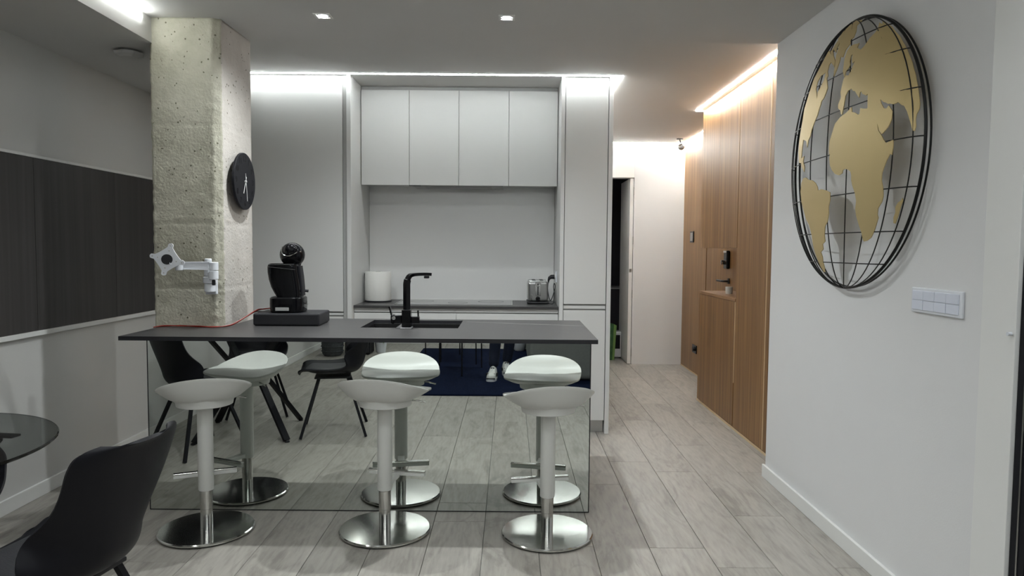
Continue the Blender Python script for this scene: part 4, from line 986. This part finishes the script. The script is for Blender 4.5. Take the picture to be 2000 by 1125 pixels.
CONT = {
'af': [(-0.477,0.867),(-0.514,0.846),(-0.607,0.782),(-0.709,0.691),(-0.796,0.588),(-0.863,0.485),(-0.906,0.399),(-0.941,0.307),(-0.961,0.236),(-0.969,0.201),(-0.972,0.17),(-0.964,0.138),(-0.962,0.105),(-0.967,0.062),(-0.962,0.033),(-0.949,0.038),(-0.94,0.075),(-0.927,0.111),(-0.905,0.166),(-0.882,0.204),(-0.862,0.213),(-0.832,0.238),(-0.817,0.233),(-0.795,0.232),(-0.765,0.242),(-0.751,0.242),(-0.728,0.256),(-0.708,0.262),(-0.671,0.291),(-0.685,0.259),(-0.713,0.223),(-0.741,0.216),(-0.756,0.232),(-0.796,0.186),(-0.793,0.134),(-0.77,0.094),(-0.73,0.061),(-0.712,0.053),(-0.687,0.082),(-0.661,0.135),(-0.676,0.083),(-0.712,0.044),(-0.733,0.012),(-0.757,-0.011),(-0.817,0.001),(-0.817,-0.044),(-0.809,-0.096),(-0.793,-0.085),(-0.761,-0.13),(-0.722,-0.201),(-0.715,-0.25),(-0.727,-0.31),(-0.723,-0.36),(-0.708,-0.392),(-0.668,-0.432),(-0.657,-0.474),(-0.661,-0.496),(-0.634,-0.542),(-0.607,-0.584),(-0.567,-0.627),(-0.523,-0.648),(-0.488,-0.653),(-0.479,-0.635),(-0.474,-0.59),(-0.454,-0.536),(-0.432,-0.473),(-0.427,-0.419),(-0.442,-0.367),(-0.43,-0.313),(-0.4,-0.257),(-0.388,-0.22),(-0.388,-0.184),(-0.377,-0.156),(-0.352,-0.142),(-0.309,-0.129),(-0.275,-0.136),(-0.266,-0.158),(-0.221,-0.167),(-0.164,-0.152),(-0.114,-0.118),(-0.082,-0.077),(-0.07,-0.028),(-0.077,0.009),(-0.067,0.0),(-0.056,0.053),(-0.062,0.103),(-0.107,0.176),(-0.132,0.222),(-0.208,0.257),(-0.291,0.274),(-0.35,0.3),(-0.361,0.264),(-0.4,0.252),(-0.445,0.229),(-0.461,0.233),(-0.464,0.27),(-0.513,0.257),(-0.548,0.254),(-0.534,0.354),(-0.516,0.346),(-0.47,0.367),(-0.456,0.387),(-0.44,0.385),(-0.434,0.349),(-0.403,0.379),(-0.372,0.408),(-0.351,0.412),(-0.323,0.435),(-0.279,0.43),(-0.249,0.397),(-0.244,0.35),(-0.237,0.312),(-0.227,0.27),(-0.211,0.276),(-0.2,0.304),(-0.161,0.329),(-0.155,0.358),(-0.19,0.4),(-0.17,0.444),(-0.18,0.486),(-0.188,0.529),(-0.218,0.556),(-0.25,0.543),(-0.282,0.569),(-0.295,0.605),(-0.312,0.632),(-0.283,0.624),(-0.266,0.654),(-0.262,0.693),(-0.241,0.691),(-0.238,0.651),(-0.254,0.62),(-0.234,0.596),(-0.204,0.584),(-0.196,0.546),(-0.162,0.594),(-0.156,0.645),(-0.151,0.695),(-0.164,0.741),(-0.191,0.765),(-0.24,0.769),(-0.297,0.758),(-0.314,0.758),(-0.302,0.728),(-0.355,0.699),(-0.395,0.716),(-0.435,0.76),(-0.478,0.785),(-0.482,0.821),(-0.465,0.854),(-0.508,0.831)],
'gr': [(-0.116,0.983),(-0.045,0.965),(0.028,0.937),(0.073,0.899),(0.004,0.848),(0.002,0.787),(0.01,0.758),(-0.01,0.682),(-0.01,0.631),(-0.022,0.593),(-0.055,0.64),(-0.073,0.686),(-0.078,0.725),(-0.115,0.71),(-0.133,0.76),(-0.162,0.779),(-0.185,0.789),(-0.174,0.822),(-0.207,0.827),(-0.212,0.874),(-0.18,0.923),(-0.221,0.947)],
'na': [(0.559,0.014),(0.598,0.11),(0.583,0.245),(0.552,0.353),(0.542,0.464),(0.48,0.563),(0.41,0.68),(0.336,0.727),(0.281,0.772),(0.212,0.834),(0.193,0.844),(0.085,0.768),(0.033,0.693),(0.079,0.725),(0.11,0.712),(0.116,0.662),(0.09,0.625),(0.105,0.608),(0.078,0.56),(0.059,0.524),(0.074,0.497),(0.107,0.457),(0.146,0.444),(0.152,0.419),(0.175,0.387),(0.198,0.344),(0.255,0.29),(0.297,0.243),(0.309,0.201),(0.35,0.175),(0.371,0.118),(0.4,0.174),(0.479,0.195),(0.503,0.097),(0.503,0.046),(0.438,0.057),(0.457,0.013),(0.412,-0.037),(0.422,-0.075),(0.488,-0.029),(0.509,0.008)],
'hb': [(0.15,0.665),(0.243,0.661),(0.298,0.626),(0.307,0.569),(0.281,0.542),(0.246,0.481),(0.25,0.537),(0.201,0.567),(0.153,0.614)],
'ar': [(0.154,0.828),(0.107,0.828),(0.069,0.774),(0.004,0.714),(-0.002,0.664),(0.052,0.718),(0.093,0.765)],
'a2': [(0.091,0.863),(0.051,0.887),(0.009,0.85),(0.031,0.82),(0.028,0.783),(0.085,0.82),(0.124,0.831)],
'sa': [(0.49,-0.158),(0.441,-0.126),(0.379,-0.124),(0.321,-0.148),(0.238,-0.161),(0.174,-0.187),(0.137,-0.22),(0.126,-0.25),(0.067,-0.245),(-0.021,-0.262),(-0.083,-0.281),(-0.081,-0.334),(-0.052,-0.389),(-0.048,-0.437),(-0.024,-0.494),(0.026,-0.531),(0.05,-0.599),(0.051,-0.648),(0.102,-0.668),(0.103,-0.707),(0.161,-0.732),(0.143,-0.767),(0.153,-0.808),(0.152,-0.886),(0.187,-0.889),(0.231,-0.84),(0.264,-0.779),(0.296,-0.697),(0.303,-0.594),(0.34,-0.511),(0.405,-0.457),(0.456,-0.381),(0.498,-0.315),(0.516,-0.229)],
'md': [(-0.869,-0.378),(-0.871,-0.394),(-0.852,-0.426),(-0.824,-0.482),(-0.79,-0.538),(-0.778,-0.534),(-0.787,-0.497),(-0.807,-0.465),(-0.813,-0.432),(-0.835,-0.404),(-0.854,-0.393)]
}
def continent(poly, holes=()):
    bm = bmesh.new(); 
    def ring(P):
        # subdivide the outline so that the plate can follow the dome
        out = []
        for a, b in zip(P, P[1:] + P[:1]):
            n = max(1, int(math.hypot(a[0] - b[0], a[1] - b[1]) / 0.05))
            for k in range(n):
                t_ = k / n; w = noise.noise(Vector((a[0] * 9 + k, b[1] * 9, t_))) * 0.004 if k else 0
                out.append((a[0] + (b[0] - a[0]) * t_ + w, a[1] + (b[1] - a[1]) * t_ + w))
        return out
    es = []
    for P in [poly, *holes]:
        r = ring(P); vs = [bm.verts.new((u, v, 0)) for u, v in r]
        es += [bm.edges.new((vs[k], vs[(k + 1) % len(vs)])) for k in range(len(vs))]
    bmesh.ops.triangle_fill(bm, edges=es, use_beauty=True, use_dissolve=False)
    for it in range(3):
        long = [e for e in bm.edges if e.calc_length() > 0.09]
        if not long: break
        bmesh.ops.subdivide_edges(bm, edges=long, cuts=1, use_grid_fill=False)
        bmesh.ops.triangulate(bm, faces=bm.faces)
    for v in bm.verts: v.co = gp(v.co.x, v.co.y, 0.003)
    bm.normal_update()
    for f in bm.faces:
        if f.normal.x > 0: f.normal_flip()
    bmesh.ops.solidify(bm, geom=list(bm.faces), thickness=0.0035)
    bmesh.ops.recalc_face_normals(bm, faces=bm.faces)
    me = bpy.data.meshes.new('continent'); bm.to_mesh(me); bm.free(); me.materials.append(M['gold'])
    for p in me.polygons: p.use_smooth = True
    try: me.set_sharp_from_angle(angle=R(30))
    except Exception: pass
    o = bpy.data.objects.new('continent', me); C.objects.link(o); o.parent = gl
for k_, v_ in CONT.items():
    if k_ == 'hb': continue
    continent(v_, [CONT['hb']] if k_ == 'na' else [])

# ------------------------------------------------------------------ the person who takes the photograph (legs seen in the mirror)
pn = thing('person', (-0.08, -0.25, 0.0165), 'person in dark jeans and white patterned sneakers seen in the island mirror', 'person')
pn['group'] = ''
del pn['group']
def skin(name, verts, edges, radii, m, par, sub=2, root=0):
    me = bpy.data.meshes.new(name); me.from_pydata([Vector(v) - Vector((-0.08, -0.25, 0.0165)) for v in verts], edges, [])
    o = bpy.data.objects.new(name, me); C.objects.link(o); o.parent = par
    md = o.modifiers.new('skin', 'SKIN'); md.use_smooth_shade = True
    for i, r in enumerate(radii):
        sv = me.skin_vertices[0].data[i]; sv.radius = (r, r) if not isinstance(r, tuple) else r
        sv.use_root = (i == root)
    o.modifiers.new('sub', 'SUBSURF').levels = sub; o.modifiers['sub'].render_levels = sub
    me.materials.append(M[m]); return o
V_ = [(-0.07, -0.28, 0.95),                                   # 0 pelvis
      (-0.07, -0.29, 1.10), (-0.06, -0.29, 1.28), (-0.05, -0.28, 1.42), (-0.05, -0.265, 1.49), (-0.05, -0.25, 1.575), (-0.05, -0.245, 1.64), (-0.05, -0.26, 1.70),   # 1-7
      (-0.20, -0.29, 1.40), (-0.27, -0.30, 1.18), (-0.15, -0.13, 1.27), (-0.085, -0.075, 1.325),  # 8-11 left arm
      (0.10, -0.29, 1.40), (0.19, -0.30, 1.18), (0.13, -0.13, 1.27), (0.085, -0.075, 1.325),     # 12-15 right arm
      (-0.145, -0.27, 0.90), (-0.135, -0.115, 0.49), (-0.165, -0.115, 0.10),                        # 16-18 leg A
      (0.01, -0.30, 0.90), (0.02, -0.34, 0.50), (-0.035, -0.43, 0.10)]                            # 19-21 leg B
E_ = [(0, 1), (1, 2), (2, 3), (3, 4), (4, 5), (5, 6), (6, 7), (3, 8), (8, 9), (9, 10), (10, 11), (3, 12), (12, 13), (13, 14), (14, 15), (0, 16), (16, 17), (17, 18), (0, 19), (19, 20), (20, 21)]
R_ = [0.11, 0.105, 0.12, 0.075, 0.05, 0.07, 0.078, 0.05, 0.045, 0.036, 0.028, 0.022, 0.045, 0.036, 0.028, 0.022, 0.075, 0.045, 0.03, 0.075, 0.045, 0.03]
# fingers: five short chains per hand rooted in the palm, curled round the phone
for wi, s in ((11, -1), (15, 1)):
    w = Vector(V_[wi]); pi_ = len(V_)
    V_.append(tuple(w + Vector((s * -0.008, 0.02, 0.012)))); R_.append((0.02, 0.016)); E_.append((wi, pi_))
    for k in range(4):
        base = w + Vector((s * 0.006, 0.034, -0.022 + k * 0.020)); i0 = len(V_)
        ln = (0.020, 0.025, 0.026, 0.022)[k]
        V_ += [tuple(base), tuple(base + Vector((s * 0.008, ln, 0.002))), tuple(base + Vector((s * -0.010, ln + 0.004, 0.004)))]
        R_ += [0.009, 0.008, 0.007]; E_ += [(pi_, i0), (i0, i0 + 1), (i0 + 1, i0 + 2)]
    i0 = len(V_); base = w + Vector((s * -0.020, 0.018, 0.035))
    V_ += [tuple(base), tuple(base + Vector((s * -0.012, 0.012, 0.018)))]; R_ += [0.010, 0.008]; E_ += [(pi_, i0), (i0, i0 + 1)]
body = skin('body', V_, E_, R_, 'skin', pn)
skin('jeans', [(-0.07, -0.28, 0.95), (-0.145, -0.265, 0.86), (-0.135, -0.16, 0.65), (-0.137, -0.118, 0.50), (-0.155, -0.125, 0.28), (-0.165, -0.118, 0.115),
               (0.012, -0.30, 0.86), (0.022, -0.33, 0.65), (0.018, -0.345, 0.50), (-0.008, -0.40, 0.28), (-0.033, -0.432, 0.115), (-0.07, -0.28, 1.03)],
     [(0, 11), (0, 1), (1, 2), (2, 3), (3, 4), (4, 5), (0, 6), (6, 7), (7, 8), (8, 9), (9, 10)],
     [0.145, 0.098, 0.082, 0.068, 0.060, 0.056, 0.098, 0.082, 0.068, 0.060, 0.056, 0.135], 'denim', pn)
skin('sweater', [(-0.07, -0.28, 0.90), (-0.07, -0.29, 1.10), (-0.06, -0.29, 1.28), (-0.05, -0.285, 1.43), (-0.05, -0.27, 1.52), (-0.20, -0.29, 1.425), (-0.275, -0.30, 1.18), (-0.17, -0.155, 1.258), (0.10, -0.29, 1.425), (0.195, -0.30, 1.18), (0.145, -0.155, 1.258)],
     [(0, 1), (1, 2), (2, 3), (3, 4), (3, 5), (5, 6), (6, 7), (3, 8), (8, 9), (9, 10)], [0.165, 0.152, 0.155, 0.11, 0.066, 0.065, 0.055, 0.042, 0.065, 0.055, 0.042], 'sweater', pn)
hc = Vector((-0.05, -0.245, 1.645)) - Vector((-0.08, -0.25, 0.0165))
m = MB(); m.lathe(ball(1.0, 32), 32)
for v in m.bm.verts: v.co = Vector((v.co.x * 0.086, v.co.y * 0.10 - (0.012 if v.co.y < 0 else 0), v.co.z * 0.112))
bmesh.ops.delete(m.bm, geom=[v for v in m.bm.verts if v.co.z < 0.045 and v.co.y > 0.0 or v.co.z < -0.05], context='VERTS')
m.build('hair', 'hair', pn, True, loc=hc + Vector((0, 0, 0.012)))
for s in (-1, 1):
    MB().lathe(ball(0.011, 16), 16).build('eye', 'white_gloss', pn, True, loc=hc + Vector((s * 0.03, 0.070, 0.0)))
    MB().lathe(ball(0.0055, 12), 12).build('pupil', 'hair', pn, True, loc=hc + Vector((s * 0.03, 0.0785, 0.0)))
    MB().bar(hc + Vector((s * 0.018, 0.079, 0.020)), hc + Vector((s * 0.045, 0.072, 0.019)), 0.006, 0.006).build('eyebrow', 'hair', pn)
    MB().lathe(ball(0.018, 16), 16, sx=0.35).build('ear', 'skin', pn, True, loc=hc + Vector((s * 0.080, 0.0, -0.005)))
MB().lathe(ball(0.013, 16), 16, sy=1.3).build('nose', 'skin', pn, True, loc=hc + Vector((0, 0.083, -0.022)))
MB().bar(hc + Vector((-0.02, 0.073, -0.052)), hc + Vector((0.02, 0.073, -0.052)), 0.008, 0.006).build('mouth', 'red', pn)
def shoe(x, y, ang):
    t = bpy.data.objects.new('sneaker', None); C.objects.link(t); t.parent = pn; t.location = Vector((x, y, 0.0165)) - Vector((-0.08, -0.25, 0.0165)); t.rotation_euler = (0, 0, R(ang))
    m = MB(); rings = []
    for (yy, w, h, z0) in ((-0.085, 0.022, 0.045, 0.028), (-0.075, 0.034, 0.075, 0.026), (-0.04, 0.040, 0.098, 0.026), (0.01, 0.042, 0.102, 0.026), (0.05, 0.045, 0.082, 0.026), (0.10, 0.050, 0.060, 0.026), (0.15, 0.048, 0.046, 0.026), (0.18, 0.035, 0.036, 0.027), (0.192, 0.015, 0.022, 0.028)):
        rings.append([m.bm.verts.new((w * math.cos(PI * k / 10) * (1 if k in (0, 10) else 0.98), yy, z0 + (h - 0.026 + 0.026) * math.sin(PI * k / 10) ** 0.7 if 0 < k < 10 else z0)) for k in range(11)])
    for a, b in zip(rings, rings[1:]):
        for k in range(10): m.bm.faces.new((a[k], a[k + 1], b[k + 1], b[k]))
        m.bm.faces.new((a[10], a[0], b[0], b[10]))
    m.bm.faces.new(rings[0]); m.bm.faces.new(rings[-1])
    m.build('upper', 'white_plastic', t, True)
    P = [(0.03, -0.088), (0.042, -0.04), (0.044, 0.03), (0.053, 0.10), (0.050, 0.155), (0.035, 0.19), (0.0, 0.202), (-0.035, 0.19), (-0.050, 0.155), (-0.053, 0.10), (-0.044, 0.03), (-0.042, -0.04), (-0.03, -0.088)]
    MB().prism(P, 0.0255, lambda u, v, w: Vector((u, v, w))).build('sole', 'white_gloss', t)
    for k in range(4):
        yy = 0.045 + k * 0.022; zz = 0.106 - k * 0.011
        MB().tube([(-0.028, yy, zz - 0.012), (0, yy + 0.004, zz + 0.006), (0.028, yy, zz - 0.012)], 0.0035, 6).build('lace', 'white_gloss', t)
    for s in (-1, 1): MB().bar((s * 0.046, -0.02, 0.045), (s * 0.052, 0.12, 0.058), 0.030, 0.008, (s, 0, 0)).build('dark_patch', 'black_satin', t)
    MB().bar((-0.034, 0.128, 0.066), (0.034, 0.128, 0.066), 0.016, 0.010, (0, 0, 1)).build('dark_patch', 'black_satin', t)
    MB().bar((-0.044, 0.186, 0.030), (0.044, 0.186, 0.030), 0.024, 0.008, (0, 0, 1)).build('toe_line', 'black_satin', t)
    MB().box(-0.018, 0.018, 0.035, 0.045, 0.085, 0.118, 0.003).build('tongue', 'black_satin', t)
shoe(-0.168, -0.075, 6); shoe(-0.036, -0.40, -6)
ph = thing('mobile_phone', (0.0, -0.018, 1.355), 'dark mobile phone held up by the person', 'phone')
bx('case', 'black_satin', -0.078, 0.078, -0.0105, -0.003, -0.037, 0.037, ph, 0.003)
bx('screen', 'night_glass', -0.072, 0.072, -0.0118, -0.0106, -0.033, 0.033, ph)
MB().lathe([(0.0001, 0), (0.006, 0), (0.006, 0.002), (0.0001, 0.002)], 16, axis='Y').build('lens', 'black', ph, loc=(0, -0.0029, 0))
